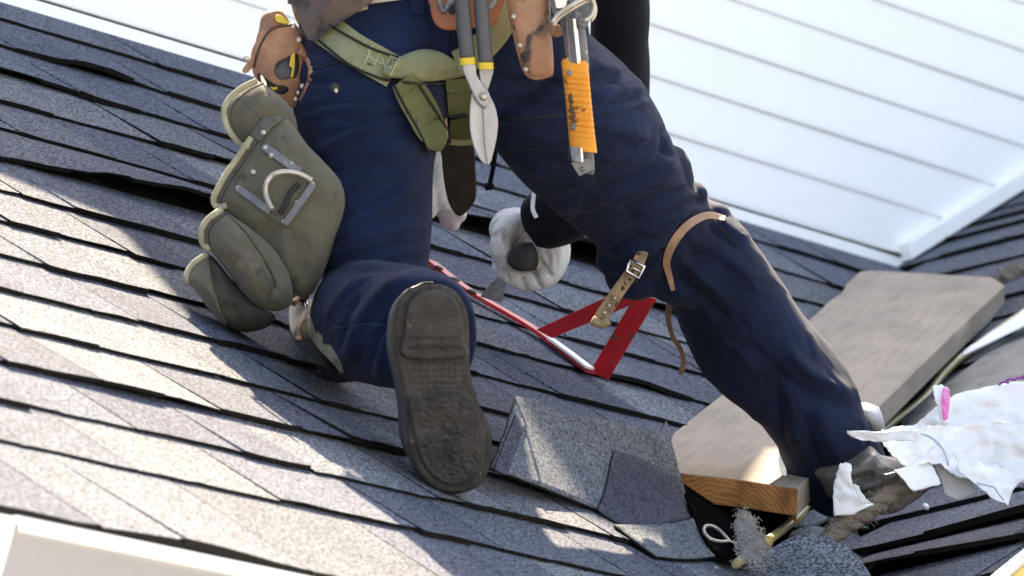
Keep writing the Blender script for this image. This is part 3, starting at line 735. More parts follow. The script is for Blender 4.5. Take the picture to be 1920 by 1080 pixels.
# centre seam
cz(-.007, 7, (850, 40), (852, 110), (850, 200), (830, 280)); cz(-.004, 4, (800, 30), (810, 60), (812, 95))
rw = random.Random(21)
for (x0, y0, x1, y1, ang, cnt) in ((560, 90, 830, 260, -12, 26), (600, 260, 800, 500, -28, 26), (600, 520, 800, 700, -60, 16), (900, 90, 1180, 300, -8, 26), (1020, 280, 1300, 420, -22, 22), (1130, 420, 1330, 540, -30, 18), (1270, 430, 1500, 660, 45, 20), (1400, 640, 1640, 880, 55, 22)):
    for _ in range(cnt):
        x = rw.uniform(x0, x1); y = rw.uniform(y0, y1); a = math.radians(ang + rw.uniform(-22, 22)); l = rw.uniform(18, 60)
        q = [(x - l * math.cos(a), y - l * math.sin(a)), (x + rw.uniform(-4, 4), y + rw.uniform(-6, 6)), (x + l * math.cos(a), y + l * math.sin(a))]
        C.append((q, rw.choice((-1, 1)) * rw.uniform(.0012, .0034), rw.uniform(4, 8)))
fold(tm, C, noise_amp=0.0016, nscale=13)
trousers = wear('trousers', tm, 'navy', person)
add_surf(trousers)

# jumper: torso, right sleeve, left sleeve
mb = MB()
loft_mb(mb, smooth_stations([(600, -70, 1050, -80, 14.30, .135), (650, -150, 1080, -160, 14.40, .14), (705, -260, 1130, -250, 14.55, .15), (760, -360, 1140, -330, 14.68, .13), (860, -430, 1090, -420, 14.78, .08)]))
loft_mb(mb, smooth_stations([(1060, -300, 1180, -310, 14.70, .07), (1090, -200, 1215, -200, 14.76, .065), (1106, -60, 1219, -60, 14.84, .062), (1110, 60, 1217, 60, 14.90, .06), (1116, 150, 1216, 150, 14.95, .058), (1118, 230, 1212, 240, 14.98, .055), (1100, 290, 1200, 330, 15.0, .05), (1060, 320, 1150, 405, 15.04, .045), (1012, 350, 1085, 448, 15.08, .042), (988, 366, 1050, 462, 15.10, .040), (980, 378, 1028, 464, 15.11, .036)]))
loft_mb(mb, smooth_stations([(760, -330, 840, -330, 14.85, .07), (745, -150, 835, -150, 15.0, .06), (745, 60, 835, 60, 15.18, .055), (760, 120, 838, 110, 15.24, .05), (780, 190, 842, 185, 15.3, .045), (795, 250, 838, 250, 15.35, .038)]))
jm = fuse(mb, 0.008, 6); fold(jm, [], 0.004, 8)
jumper = wear('jumper', jm, 'black', person)
mb = MB()
ribbon(mb, [(1003, 352), (1000, 372), (999, 392), (1006, 408)], 8, z=lambda x, y: 15.045, th=.004)
mb.build('torn_lining', 'sack', jumper)

# belt
mb = MB()
rs = []
for i in range(33):
    th = 2 * math.pi * i / 32; c = W(815, -30, 14.29); a = (W(1075, -30, 14.29) - W(555, -30, 14.29)) / 2 * 1.03; b = (VIEW * 0.168)
    p = c + a * math.cos(th) + b * math.sin(th); o = (a.normalized() * math.cos(th) + VIEW * math.sin(th))
    rs.append([p - DOWN * .028, p + DOWN * .028, p + DOWN * .028 + o * .006, p - DOWN * .028 + o * .006])
mb.rings(rs); mb.build('belt', 'darkbrown', person, bevel=.001)
mb = MB(); ribbon(mb, [(781, -10), (782, 12), (781, 26)], 26, off=.004); mb.build('belt_loop', 'navy', person)
mb = MB(); ribbon(mb, [(690, 4), (720, 0), (770, -6)], 7, off=.006); mb.build('inner_cord', 'trim', person)
mb = MB(); slab(mb, [(665, 12), (688, 4), (690, 17), (668, 23)], zs(678, 14) - .012, .006); mb.build('cord_toggle', 'trim', person, bevel=.001)
mb = MB(); mb.ball(W(628, 165, zs(628, 165) - .002), (RIGHT, DOWN, VIEW), (.0075, .0075, .003), 14, 8); mb.build('pocket_button', 'rubber', person, smooth=True)
mb = MB(); mb.ball(W(630, 170, zs(628, 165) - .005), (RIGHT, DOWN, VIEW), (.003, .004, .0015), 10, 6); mb.build('button_stud', 'rivet', person, smooth=True)

for pth, mt_ in (([(578, 132), (630, 118), (692, 102), (730, 96)], 'webedge'), ([(932, 224), (990, 222), (1056, 214)], 'webedge'), ([(590, 575), (612, 598), (637, 613), (668, 610), (700, 607), (735, 613)], 'seam'), ([(850, 60), (853, 110), (852, 150)], 'webedge'), ([(1338, 414), (1362, 440), (1392, 470)], 'webedge'), ([(1548, 930), (1600, 915), (1655, 888)], 'seam')):
    mb = MB(); pxtube(mb, pth, .0012, off=.0002, n=8, seg=5); mb.build('trouser_seam', mt_, trousers, smooth=True)
# left boot: sole towards the camera
def sole_z(x, y): return 13.60 - (915 - y) / 385 * 0.10 + (x - 820) / 1000 * 0.25
bl = MB()
outl = [(741, 610), (748, 570), (768, 545), (800, 531), (832, 534), (858, 550), (876, 585), (880, 640), (882, 700), (895, 750), (918, 800), (922, 845), (915, 885), (898, 910), (870, 923), (838, 924), (806, 908), (782, 878), (766, 835), (763, 780), (752, 710), (741, 660)]
rs = []
for d, sc in ((-0.0, 1.0), (.012, 1.012), (.022, 1.0), (.03, .965), (.055, .95), (.085, .90), (.115, .78), (.135, .5)):
    rs.append([W(826 + (x - 826) * sc * 1.03 - d * 260, 735 + (y - 735) * sc - d * 100, sole_z(x, y) + d) for x, y in cr(outl, 3, True)])
bl.rings(rs[1:])
rs = [oval(812, 640, 58, 82, 13.62), oval(808, 632, 60, 80, 13.70), oval(795, 628, 60, 75, 13.80)]
bl.rings(rs)
bm_ = fuse(bl, .006, 4)
boot = wear('boot', bm_, 'boot', person); boot.name = 'boot'; boot['label'] = 'dark grey boot of the kneeling leg, sole towards the camera'
HEEL = [(757, 672), (756, 620), (763, 575), (781, 549), (808, 540), (836, 547), (858, 567), (868, 600), (872, 640), (872, 672)]
def inside(px, py, poly):
    d = 1e9; c = False
    for k in range(len(poly)):
        (x1, y1), (x2, y2) = poly[k - 1], poly[k]
        if (y1 > py) != (y2 > py) and px < (x2 - x1) * (py - y1) / (y2 - y1) + x1: c = not c
        t = max(0, min(1, ((px - x1) * (x2 - x1) + (py - y1) * (y2 - y1)) / ((x2 - x1) ** 2 + (y2 - y1) ** 2 + 1e-9)))
        d = min(d, math.hypot(px - x1 - t * (x2 - x1), py - y1 - t * (y2 - y1)))
    return d if c else -d
FORE = [tuple(p) for p in cr([(764, 742), (800, 735), (850, 732), (886, 744), (903, 790), (910, 838), (902, 880), (880, 904), (846, 913), (815, 899), (790, 868), (774, 820)], 3, True)]
HEELC = [tuple(p) for p in cr(HEEL, 3, True)]
sst = lambda t: max(0, min(1, t)) ** 2 * (3 - 2 * max(0, min(1, t)))
def carve(x, y):
    n1 = noise.noise(Vector((x / 11, y / 11, 1))); n2 = noise.noise(Vector((x / 34, y / 34, 7))); h = .0006 * n1 + .001 * n2
    hi = inside(x, y, HEELC)
    h += .0115 * sst(hi / 5)
    if hi > 8:
        for gy in (636, 654): h -= .0032 * math.exp(-((y + n1 * 3 - gy) / 3.2) ** 2) * sst((hi - 8) / 8)
    fi = inside(x, y, FORE)
    h += .0050 * sst(fi / 7)
    if 676 < y < 742:                                    # short worn studs across the waist
        edge = sst((min(x - 762 - (y - 676) * .08, 880 - x)) / 12)
        h += .0030 * edge * max(0, math.cos((y - 680) / 11.5 * 2 * math.pi + 1.2 * n1)) * (0.55 + .45 * math.cos(x / 13 * 2 * math.pi + 2 * n2))
    if fi > 4:
        w = sst((fi - 4) / 12)
        h += w * (.0016 * noise.noise(Vector((x / 60, y / 7 + x / 30, 3))) + .0012 * noise.noise(Vector((x / 9, y / 15, 9))))
        h -= w * .0020 * (abs(noise.noise(Vector((x / 26, y / 12, 14)))) < .07)
        if y > 840:                                       # radiating cuts at the toe
            a = math.atan2(y - 812, x - 842); h -= w * .0022 * max(0, math.cos(a * 16 + n2)) ** 4 * sst((y - 840) / 25)
    return h
mb = MB(); oo = cr(outl, 6, True); RR = []
for d, sc in ((.016, .99), (.013, 1.0), (.004, 1.004)):
    RR.append([W(826 + (x - 826) * sc, 735 + (y - 735) * sc, sole_z(x, y) + d) for x, y in oo])
mb.rings(RR, cap0=True, cap1=False)
rows = []
def span(y):
    xs = []
    for k in range(len(oo)):
        (x1, y1), (x2, y2) = oo[k - 1][:2], oo[k][:2]
        if (y1 > y) != (y2 > y): xs.append(x1 + (y - y1) / (y2 - y1) * (x2 - x1))
    return (min(xs), max(xs)) if len(xs) > 1 else None
OL = [tuple(p[:2]) for p in oo]
y = 532.0
while y < 924:
    sp = span(y)
    if sp:
        row = []
        for k in range(61):
            u = k / 60; x = sp[0] + (sp[1] - sp[0]) * u; ed = sst(inside(x, y, OL) / 5)
            row.append(W(x, y, sole_z(x, y) + .004 - ed * (.003 + carve(x, y))))
        rows.append(row)
    y += 2.6
mb.rings(rows, closed=False); so = mb.build('sole', 'sole', boot, smooth=True, angle=70)
# right boot, mostly under the torn sack
mb = MB()
loft_mb(mb, smooth_stations([(1520, 880, 1640, 840, 14.71, .05), (1545, 920, 1660, 860, 14.72, .055), (1580, 940, 1690, 870, 14.73, .06), (1620, 945, 1715, 885, 14.74, .06), (1660, 945, 1735, 900, 14.75, .05), (1690, 940, 1745, 915, 14.75, .03)]))
fm = fuse(mb, .005, 4)
C2 = []
for i, p in enumerate([[(1590, 905), (1640, 890), (1680, 880)], [(1600, 920), (1650, 905), (1690, 895)], [(1615, 890), (1650, 900), (1668, 930)], [(1640, 880), (1655, 898), (1690, 905)]]):
    C2.append((p, .012 * (1 if i % 2 else -1), 8))
fold(fm, C2, .0045, 22)
b2 = wear('boot', fm, 'oldboot', person); b2['label'] = 'scuffed pale grey boot half under the torn white sack'
# knee pads and straps
kp = MB(); pillow(kp, [(540, 590), (548, 565), (566, 556), (585, 565), (600, 600), (632, 650), (675, 690), (700, 712), (668, 708), (620, 694), (575, 668), (548, 632)], (588, 625), lambda x, y: zr(x, y, .045), .05, .06); kpo = kp.build('knee_pad', 'kneeplastic', person, smooth=True)
add_surf(kpo)
mb = MB(); ribbon(mb, [(578, 597, 12), (588, 625, 18), (608, 650, 22), (630, 678, 14), (642, 700, 8)], 14, off=.004); mb.build('pad_strap', 'trim', kpo)
mb = MB(); pxtube(mb, [(585, 566), (572, 590), (561, 612), (560, 635)], .0042, off=.006); pxtube(mb, [(548, 570), (560, 560), (575, 556)], .005, off=.008); mb.build('pad_lace', 'strap_tan', kpo, smooth=True)
mb = MB(); mb.tube([W(571, 558, zs(571, 558) - .01), W(576, 580, zs(576, 580) - .01)], .0035, 6); mb.build('strap_clip', 'chrome', kpo, smooth=True)
mb = MB(); ribbon(mb, [(1360, 409, 9), (1325, 404, 14), (1290, 422, 16), (1263, 455, 16), (1250, 490, 14), (1256, 520, 11), (1262, 545, 8)], 14, off=.005, th=.003); ks = mb.build('knee_strap', 'strap_tan', person, bevel=.0008)
mb = MB(); ribbon(mb, [(1262, 556, 11), (1254, 580, 13), (1254, 605, 10), (1262, 632, 9), (1276, 655, 9), (1282, 680, 10), (1275, 703, 9)], 10, z=lambda x, y: 14.70 + (y - 556) / 1000 * .5, th=.003); mb.build('loose_strap_end', 'strap_tan', person, bevel=.0008)
sz = lambda x, y: 14.375 + (y - 480) / 1000 * .1
mb = MB(); ribbon(mb, [(1207, 470, 20), (1192, 500, 24), (1160, 545, 25), (1132, 588, 27), (1122, 606, 27)], 25, z=sz, th=.004)
bs = mb.build('buckle_strap', 'strap_old', person, bevel=.001)
mb = MB(); mb.tube([W(x, y, sz(x, y) - .012) for x, y in cr([(1110, 600), (1128, 608), (1140, 600)], 4)], .007, 8); mb.build('strap_end', 'strap_old', bs, smooth=True)
mb = MB(); q = [(1182, 486), (1208, 500), (1198, 522), (1174, 508)]
mb.tube([W(x, y, sz(x, y) - .009) for x, y in q + q[:1]], .0024, 6); mb.tube([W(1178, 497, sz(1178, 497) - .009), W(1203, 511, sz(1203, 511) - .009)], .0018, 6); mb.build('buckle', 'chrome', bs, smooth=True)
for x, y in ((1152, 559), (1142, 573), (1133, 586)):
    mb = MB(); rivet(mb, x, y, sz(x, y) - .005, .0032); mb.build('strap_hole', 'rivet', bs, smooth=True)
for x, y in ((1192, 528), (1181, 524), (1168, 540)):
    mb = MB(); mb.ball(W(x, y, sz(x, y) - .004), (RIGHT, DOWN, VIEW), (.003, .002, .001), 8, 5); mb.build('strap_hole', 'darkhole', bs)
mb = MB(); slab(mb, cr([(1128, 492), (1130, 475), (1138, 462), (1142, 466), (1136, 480), (1137, 493)], 3, True), 14.46, .006); mb.build('pad_lining', 'sack', person, bevel=.001)

# harness
hm = MB()
a1 = ribbon(hm, [(590, 45), (620, 62), (662, 92), (705, 116), (740, 136)], 62, off=.006, th=.003); 
hz = hm.build('harness_strap', 'webpale', person, bevel=.0006); add_surf(hz)
mb = MB(); pillow(mb, [(716, 138), (735, 118), (752, 106), (775, 96), (800, 92), (825, 97), (846, 108), (866, 116), (880, 130), (868, 143), (835, 150), (795, 153), (755, 150)], (795, 124), lambda x, y: zs(x, y) - .010, .016, .004, 6); o = mb.build('harness_strap', 'webpale', person, smooth=True); add_surf(o)
mb = MB(); ribbon(mb, [(855, 118, 46), (885, 104, 50), (912, 80, 54), (935, 48, 56), (955, 5, 56), (965, -30, 56)], 52, off=.007); mb.build('harness_strap', 'webpale', person, bevel=.0006)
mb = MB(); ribbon(mb, [(754, 150, 46), (772, 175, 60), (790, 205, 62), (806, 238, 58), (816, 262, 46), (812, 282, 24)], 60, z=lambda x, y: min(zs(x, y, 14.1), 14.1) - .016 - .02 * max(0, (y - 200) / 80)); o = mb.build('harness_strap', 'web', person, bevel=.0006); add_surf(o)
mb = MB(); ribbon(mb, [(858, 148), (862, 190), (866, 235), (867, 272)], 46, z=lambda x, y: min(zs(x, y, 14.25), 14.25) - .006); mb.build('harness_strap', 'web', person, bevel=.0006)
mb = MB(); ribbon(mb, [(843, 266), (866, 268), (888, 266)], 11, z=14.215); mb.build('strap_fold', 'webpale', person, bevel=.0006)
for path in ([(603, 38), (650, 66), (700, 92), (748, 108)], [(594, 72), (650, 118), (700, 142), (728, 150), (790, 157), (840, 155), (872, 146)], [(738, 158), (760, 200), (785, 245), (806, 290)], [(785, 158), (812, 200), (838, 242)], [(838, 152), (840, 210), (844, 268)]):
    mb = MB(); pxtube(mb, path, .0019, z=lambda x, y: zs(x, y, 14.2) - .0035, n=6, seg=6); mb.build('webbing_edge', 'webedge', person, smooth=True)
mb = MB()
zig = [(690, 92), (702, 122), (712, 98), (722, 128), (734, 104), (742, 134), (752, 112)]
for pth in (zig, [(683, 118), (700, 84)], [(732, 142), (750, 106)], [(686, 104), (735, 128)], [(690, 86), (748, 112)]):
    for a, b in zip(pth[:-1], pth[1:]):
        mb.tube([W(a[0] + (b[0] - a[0]) * t, a[1] + (b[1] - a[1]) * t, zs(a[0] + (b[0] - a[0]) * t, a[1] + (b[1] - a[1]) * t) - .001) for t in np.linspace(0, 1, 4)], .0009, 5)
st = mb.build('stitching', 'stitch', person); st['kind'] = 'stuff'

# gloves
AX = cw(np.array([0.25, -0.05, 1.0])).normalized()      # the bar lies along this, away from the camera
def fist(parent):
    mb = MB(); zc = 15.17
    mb.ball(W(1018, 468, zc + .015), (RIGHT, DOWN, VIEW), (.042, .058, .05), 18, 12)        # palm and back of the hand
    mb.ball(W(1010, 440, zc + .01), (RIGHT + DOWN * .8, DOWN - RIGHT * .8, VIEW), (.045, .034, .04), 18, 12)
    mb.ball(W(966, 430, zc + .012), (RIGHT, DOWN, VIEW), (.040, .034, .042), 16, 10)
    mb.ball(W(980, 470, zc + .020), (RIGHT, DOWN, VIEW), (.040, .040, .052), 16, 10)
    for i in range(4):                                   # fingers curled round the bar, index nearest the camera
        d = -.022 + i * .0195; k = 1.0 - .05 * i - (0.08 if i == 3 else 0)
        path = [(1036, 458), (1040, 488), (1026, 515), (998, 527), (966, 522), (944, 505), (938, 482), (948, 462)]
        pts = [W(985 + (x - 985) * k + i * 3, 478 + (y - 478) * k - i * 1.0, zc + d) for x, y in path]
        mb.tube([Vector(p) for p in cr([p[:] for p in pts], 4)], [.0155 * k if j < 22 else .0135 * k for j in range(29)], 10)
        mb.ball(pts[-1], (RIGHT, DOWN, VIEW), (.0135, .0135, .0135), 10, 8)
    th = [W(x, y, zc + z) for x, y, z in ((985, 415, -.015), (960, 418, -.03), (943, 436, -.042), (938, 462, -.048), (944, 486, -.046))]
    mb.tube([Vector(p) for p in cr([p[:] for p in th], 4)], .0165, 10); mb.ball(th[-1], (RIGHT, DOWN, VIEW), (.0155, .0155, .0155), 10, 8)
    me = fuse(mb, .0034, 5)
    cs = [([(996, 498), (1008, 520), (1016, 544)], -.009, 4), ([(1014, 488), (1026, 504), (1038, 520)], -.008, 4), ([(976, 512), (984, 528), (988, 546)], -.007, 4), ([(946, 500), (952, 515), (956, 532)], -.005, 4), ([(940, 440), (950, 452), (956, 462)], -.005, 4)]
    cs += [([(1002 + i * 9, 455 + i * 2), (1012 + i * 8, 485), (1015 + i * 7, 505)], (.0022 if i % 2 else -.0022), 4) for i in range(5)]
    fold(me, cs, .0012, 45)
    return wear('glove', me, 'glove', parent)
gl = fist(person); gl['label'] = 'white knit glove closed round the black handle'
add_surf(gl)
mb = MB()
lz = lambda y: 15.36 + (y - 300) / 1000 * .6
mb.rings([[W(818 + 20 * math.cos(t) * k + dx, y, lz(y) + .024 * math.sin(t) * k) for t in np.linspace(0, 2 * math.pi, 17)[:-1]] for y, k, dx in ((262, 1.0, -2), (300, 1.05, 0), (340, 1.15, 3), (372, 1.2, 8), (395, 1.0, 16))])
for i, (x0, x1, y1) in enumerate(((808, 824, 398), (824, 838, 424), (840, 850, 428), (852, 862, 412))):
    p = [W(x0, 350, lz(350) + .006 * i), W((x0 + x1) / 2, 385, lz(385) - .004), W(x1, y1 - 8, lz(y1) + .012)]
    mb.tube([Vector(q) for q in cr([q[:] for q in p], 5)], .0115, 10); mb.ball(p[-1], (RIGHT, DOWN, VIEW), (.0112,) * 3, 10, 8)
p = [W(806, 350, lz(350) - .02), W(800, 378, lz(378) - .03), W(806, 402, lz(400) - .02)]
mb.tube([Vector(q) for q in cr([q[:] for q in p], 5)], .012, 10)
me = fuse(mb, .0034, 4); fold(me, [], .001, 50); g2 = wear('glove', me, 'glove', person); g2['label'] = 'white knit glove reaching down behind the hanging leather strap'

# ================================================================ THINGS HELD AND HUNG
# flat bar in the right glove
ib = thing('pry_bar', 'steel bar with black round handle end gripped in a white glove', 'pry bar', W(985, 500, 15.15))
mb = MB(); zc = 15.100
hp = [(958, 470), (966, 460), (980, 457), (988, 468), (992, 484), (988, 500), (976, 506), (962, 502), (953, 492), (953, 480)]
o = cr(hp, 4, True)
mb.rings([[W(971 + (x - 971) * s * 1.1, 482 + (y - 482) * s * 1.1, zc + d) + (W(4, 0, zc) - W(0, 0, zc)) * d * 100 for x, y in o] for s, d in ((.3, -.0045), (.75, -.004), (.95, -.001), (1, .004), (1, .06), (.9, .11))])
mb.build('handle', 'rubber', ib, smooth=True)
mb = MB(); slab(mb, [(966, 474), (976, 480), (974, 484), (979, 490), (972, 488), (968, 492), (969, 484)], zc - .0046, .0012); mb.build('handle_mark', 'darkhole', ib)
mb = MB(); bz = lambda x, y: 15.16 + (y - 520) / 1000 * .9
rs = []
for (l, r, t) in (((945, 500), (962, 508), .008), ((934, 518), (950, 526), .007), ((922, 530), (947, 540), .006), ((910, 544), (944, 554), .004), ((900, 556), (941, 569), .0015)):
    rs.append([W(*l, bz(*l)), W(*r, bz(*r)), W(*r, bz(*r) + t), W(*l, bz(*l) + t)])
mb.rings(rs); mb.build('blade', 'bladesteel', ib, bevel=.0006)

# leather strap and cord that hang between the legs
mb = MB(); slab(mb, cr([(826, 262), (858, 258), (886, 264), (891, 310), (893, 350), (890, 378), (872, 400), (860, 405), (848, 394), (838, 370), (831, 330), (828, 295)], 3, True), zfun(14.82, 0, .4, 860, 300), .008)
tag(mb.build('hanging_leather_strap', 'darkbrown', bevel=.002), 'dark brown pointed leather flap hanging between the legs behind the snips', 'leather strap')
mb = MB(); mb.tube([W(x, y, 14.5) for x, y in cr([(930, 255), (928, 290), (924, 318), (919, 342)], 5)], .0035, 8); mb.ball(W(917, 349, 14.5), (RIGHT, DOWN, VIEW), (.0075, .006, .006)); mb.tube([W(x, y, 14.5) for x, y in ((917, 350), (909, 354))], .004, 6); mb.tube([W(x, y, 14.5) for x, y in ((917, 345), (924, 349))], .004, 6)
tag(mb.build('knotted_cord', 'black', smooth=True), 'thin black cord with a knot hanging below the snips', 'cord')

# suede tool pouch
tp = thing('tool_pouch', 'grey green suede tool pouch with pale edges hanging at the left hip', 'tool pouch', W(520, 380, 14.0))
PZ = zfun(13.945, -.05, -.08, 520, 400)
def PZb(d): return lambda x, y: PZ(x, y) + d
mb = MB(); pillow(mb, [(420, 208), (432, 184), (455, 164), (478, 151), (500, 162), (530, 185), (552, 215), (556, 250), (530, 262), (500, 268), (466, 276), (445, 262), (426, 240)], (490, 215), PZb(.03), .045, .03); o = mb.build('rear_pocket', 'suede', tp, smooth=True)
mb = MB(); pillow(mb, [(492, 222), (520, 216), (548, 232), (575, 270), (612, 308), (640, 342), (648, 378), (641, 414), (625, 462), (602, 522), (584, 552), (558, 556), (532, 530), (505, 492), (470, 448), (432, 412), (405, 386), (400, 362), (420, 325), (450, 282), (472, 250)], (530, 390), PZ, .055, .05, 9, power=.42); o1 = mb.build('main_pocket', 'suede', tp, smooth=True); add_surf(o1)
mb = MB(); pillow(mb, [(412, 393), (440, 408), (475, 432), (512, 465), (538, 505), (549, 545), (545, 572), (518, 584), (485, 575), (448, 538), (412, 492), (386, 460), (376, 438), (386, 414)], (462, 488), PZb(-.035), .060, .05, 9, power=.45); o2 = mb.build('front_pocket', 'suede', tp, smooth=True); add_surf(o2)
mb = MB(); pillow(mb, [(384, 478), (402, 484), (440, 530), (480, 572), (512, 588), (514, 602), (492, 618), (458, 623), (428, 614), (396, 586), (372, 552), (352, 528), (350, 514), (364, 494)], (430, 560), PZb(-.03), .055, .05, 9, power=.45); o3 = mb.build('nail_pocket', 'suede_dark', tp, smooth=True); add_surf(o3)
mb = MB(); pillow(mb, [(384, 479), (393, 494), (398, 530), (412, 575), (425, 611), (396, 586), (372, 552), (352, 528), (350, 514), (364, 494)], (384, 535), lambda x, y: zs(x, y, PZ(x, y) - .05) - .002, .010, .01, 5); mb.build('gusset', 'suede', tp, smooth=True)
for path, par, r in (([(472, 258), (450, 290), (425, 326), (405, 362), (401, 378), (409, 388), (424, 386)], o1, .0046), ([(414, 394), (390, 412), (378, 434), (381, 456), (392, 466)], o2, .0048), ([(388, 478), (364, 494), (351, 515), (353, 530)], o3, .0048), ([(482, 151), (452, 166), (430, 186), (420, 208), (426, 238), (446, 266), (466, 276)], o, .0042)):
    mb = MB(); pxtube(mb, path, r, z=lambda x, y: zs(x + 5, y + 2, PZ(x, y) - .01) - .001, n=6, seg=10); mb.build('edge_binding', 'trim', tp, smooth=True)
    mb = MB(); pxtube(mb, [(x + 13, y + 5) for x, y in path[:-1]], .0012, z=lambda x, y: zs(x, y, PZ(x, y) - .02) - .001, n=6, seg=5); mb.build('seam', 'suede_dark', tp, smooth=True)
for path in ([(420, 398), (455, 430), (488, 475), (512, 520), (520, 556)],):
    mb = MB(); pxtube(mb, path, .0014, n=6, seg=5, off=.0006); mb.build('seam', 'suede_dark', tp, smooth=True)
mb = MB(); pillow(mb, [(506, 556), (514, 540), (524, 548), (527, 560), (520, 568), (510, 566)], (517, 556), lambda x, y: zs(x, y) - .004, .010, .004, 5); mb.build('pinched_corner', 'suede', tp, smooth=True)
mb = MB(); ribbon(mb, [(478, 258, 22), (492, 240, 26), (510, 222, 24), (532, 212, 22), (540, 222, 12)], 24, off=.005, th=.005); o = mb.build('top_tab', 'suede', tp, bevel=.001); add_surf(o)
mb = MB(); pl = [(490, 270), (508, 282), (594, 340), (592, 352), (545, 424), (532, 426), (441, 358), (440, 347)]
slab(mb, pl, lambda x, y: zs(x, y) - .005, .004); pt = mb.build('hammer_loop_plate', 'suede', tp, bevel=.001); add_surf(pt)
for a, b, w in (((495, 274), (562, 322), 15), ((446, 352), (506, 396), 14), ((588, 345), (534, 420), 13)):
    mb = MB(); ribbon(mb, [a, ((a[0] + b[0]) / 2, (a[1] + b[1]) / 2), b], w, off=.004, th=.002); mb.build('metal_bar', 'greymetal', pt, bevel=.0005)
mb = MB(); pxtube(mb, [(510, 392), (499, 366), (499, 345), (512, 328), (535, 322), (562, 326), (585, 338)], .0038, z=lambda x, y: zs(x, y) - .012 - .010 * math.exp(-((x - 520) / 30) ** 2), n=6, seg=10); mb.build('hammer_ring', 'rivet', pt, smooth=True)
mb = MB(); pxtube(mb, [(560, 345), (545, 362), (535, 385), (525, 400)], .004, off=.003); mb.build('plate_slot', 'darkhole', pt, smooth=True)
for x, y in ((497, 277), (509, 292), (534, 306), (475, 323), (447, 353), (461, 363), (585, 345), (557, 380), (532, 416), (494, 249), (525, 217)):
    mb = MB(); rivet(mb, x, y, zs(x, y, 13.98) - .002, .0042); mb.build('rivet', 'rivet', tp, smooth=True)

# tape measure in its leather case
TZ = zfun(14.08, .25, -.05, 520, 110)
tc = thing('tape_case', 'tan leather tape measure case with a cut out window on the left hip belt', 'leather case', W(520, 110, 14.08))
mb = MB(); pillow(mb, [(492, 60), (515, 48), (548, 42), (566, 62), (578, 98), (587, 125), (584, 150), (575, 178), (562, 197), (545, 200), (520, 186), (490, 163), (474, 135), (470, 105), (478, 80)], (530, 118), lambda x, y: TZ(x, y) + .014, .02, .03); mb.build('case_back', 'tan', tc, smooth=True)
def holed(mb, outer, holes, zf, th):
    bm = bmesh.new(); 
    for lp in [outer] + holes:
        vs = [bm.verts.new(W(x, y, zf(x, y))) for x, y in lp]
        for i in range(len(vs)): bm.edges.new((vs[i], vs[(i + 1) % len(vs)]))
    bmesh.ops.triangle_fill(bm, use_beauty=True, edges=bm.edges[:])
    r = bmesh.ops.extrude_face_region(bm, geom=bm.faces[:])
    for v in r['geom']:
        if isinstance(v, bmesh.types.BMVert): v.co += VIEW * th
    bm.verts.index_update(); mb.add([v.co.copy() for v in bm.verts], [[v.index for v in f.verts] for f in bm.faces]); bm.free()
mb = MB()
win = cr([(552, 100), (538, 108), (522, 115), (514, 128), (517, 143), (528, 150), (545, 147), (556, 144), (561, 125), (559, 104)], 3, True)
low = cr([(482, 138), (490, 140), (505, 152), (520, 160), (536, 162), (541, 170), (530, 177), (510, 172), (492, 160), (482, 148)], 3, True)
fr = cr([(492, 58), (512, 52), (548, 42), (556, 50), (566, 82), (580, 100), (588, 125), (584, 150), (575, 178), (562, 197), (545, 201), (520, 187), (490, 164), (474, 136), (472, 108), (480, 80)], 3, True)
holed(mb, fr, [win, low], lambda x, y: TZ(x, y) - .028 + ((x - 528) / 60) ** 2 * .016 + ((y - 118) / 80) ** 2 * .012, .005)
tf = mb.build('case_front', 'tan', tc, bevel=.0015); add_surf(tf)
mb = MB(); pxtube(mb, [(546, 47), (524, 50), (507, 57), (493, 76), (483, 100), (477, 126)], .0016, z=lambda x, y: zs(x, y, TZ(x, y)) - .0005); mb.build('case_seam', 'darkbrown', tc, smooth=True)
mb = MB(); pxtube(mb, [(560, 95), (578, 112), (585, 135), (578, 165), (566, 190)], .0055, z=lambda x, y: zs(x - 6, y) - .001); mb.build('case_welt', 'tan', tc, smooth=True)
mb = MB(); slab(mb, cr([(474, 100), (468, 112), (458, 124), (454, 134), (462, 137), (470, 130), (475, 118), (478, 106)], 3, True), lambda x, y: TZ(x, y) - .02, .006); mb.build('case_flap', 'tan', tc, bevel=.002)
mb = MB(); pillow(mb, [(482, 80), (486, 52), (490, 32), (500, 20), (516, 16), (530, 22), (543, 40), (550, 50), (520, 62)], (514, 44), lambda x, y: TZ(x, y) + .012, .022, .03); mb.build('case_top', 'tan', tc, smooth=True)
mb = MB(); slab(mb, cr([(516, 30), (528, 28), (540, 40), (544, 46), (530, 44), (518, 40)], 3, True), lambda x, y: TZ(x, y) - .014, .006); mb.build('case_tab', 'yellow', tc, bevel=.001)
for x, y in ((549, 49), (560, 75), (567, 162), (560, 174), (554, 186), (462, 109)):
    mb = MB(); rivet(mb, x, y, zs(x, y, TZ(x, y) - .02) - .0005, .0042, d=.002); mb.build('rivet', 'rivet', tc, smooth=True)
tm_ = thing('tape_measure', 'grey and yellow tape measure seen through the window of the leather case', 'tape measure', W(535, 130, 14.07))
mb = MB(); pillow(mb, [(480, 134), (500, 104), (540, 92), (566, 100), (570, 130), (558, 160), (535, 182), (500, 168)], (527, 135), lambda x, y: TZ(x, y) + .005, .026, .006); o = mb.build('case_body', 'grip_grey', tm_, smooth=True); add_surf(o)
mb = MB(); slab(mb, [(546, 100), (553, 98), (553, 122), (550, 144), (544, 146), (548, 128), (542, 124)], lambda x, y: TZ(x, y) - .0245, .006); mb.build('yellow_side', 'yellow', tm_, bevel=.001)
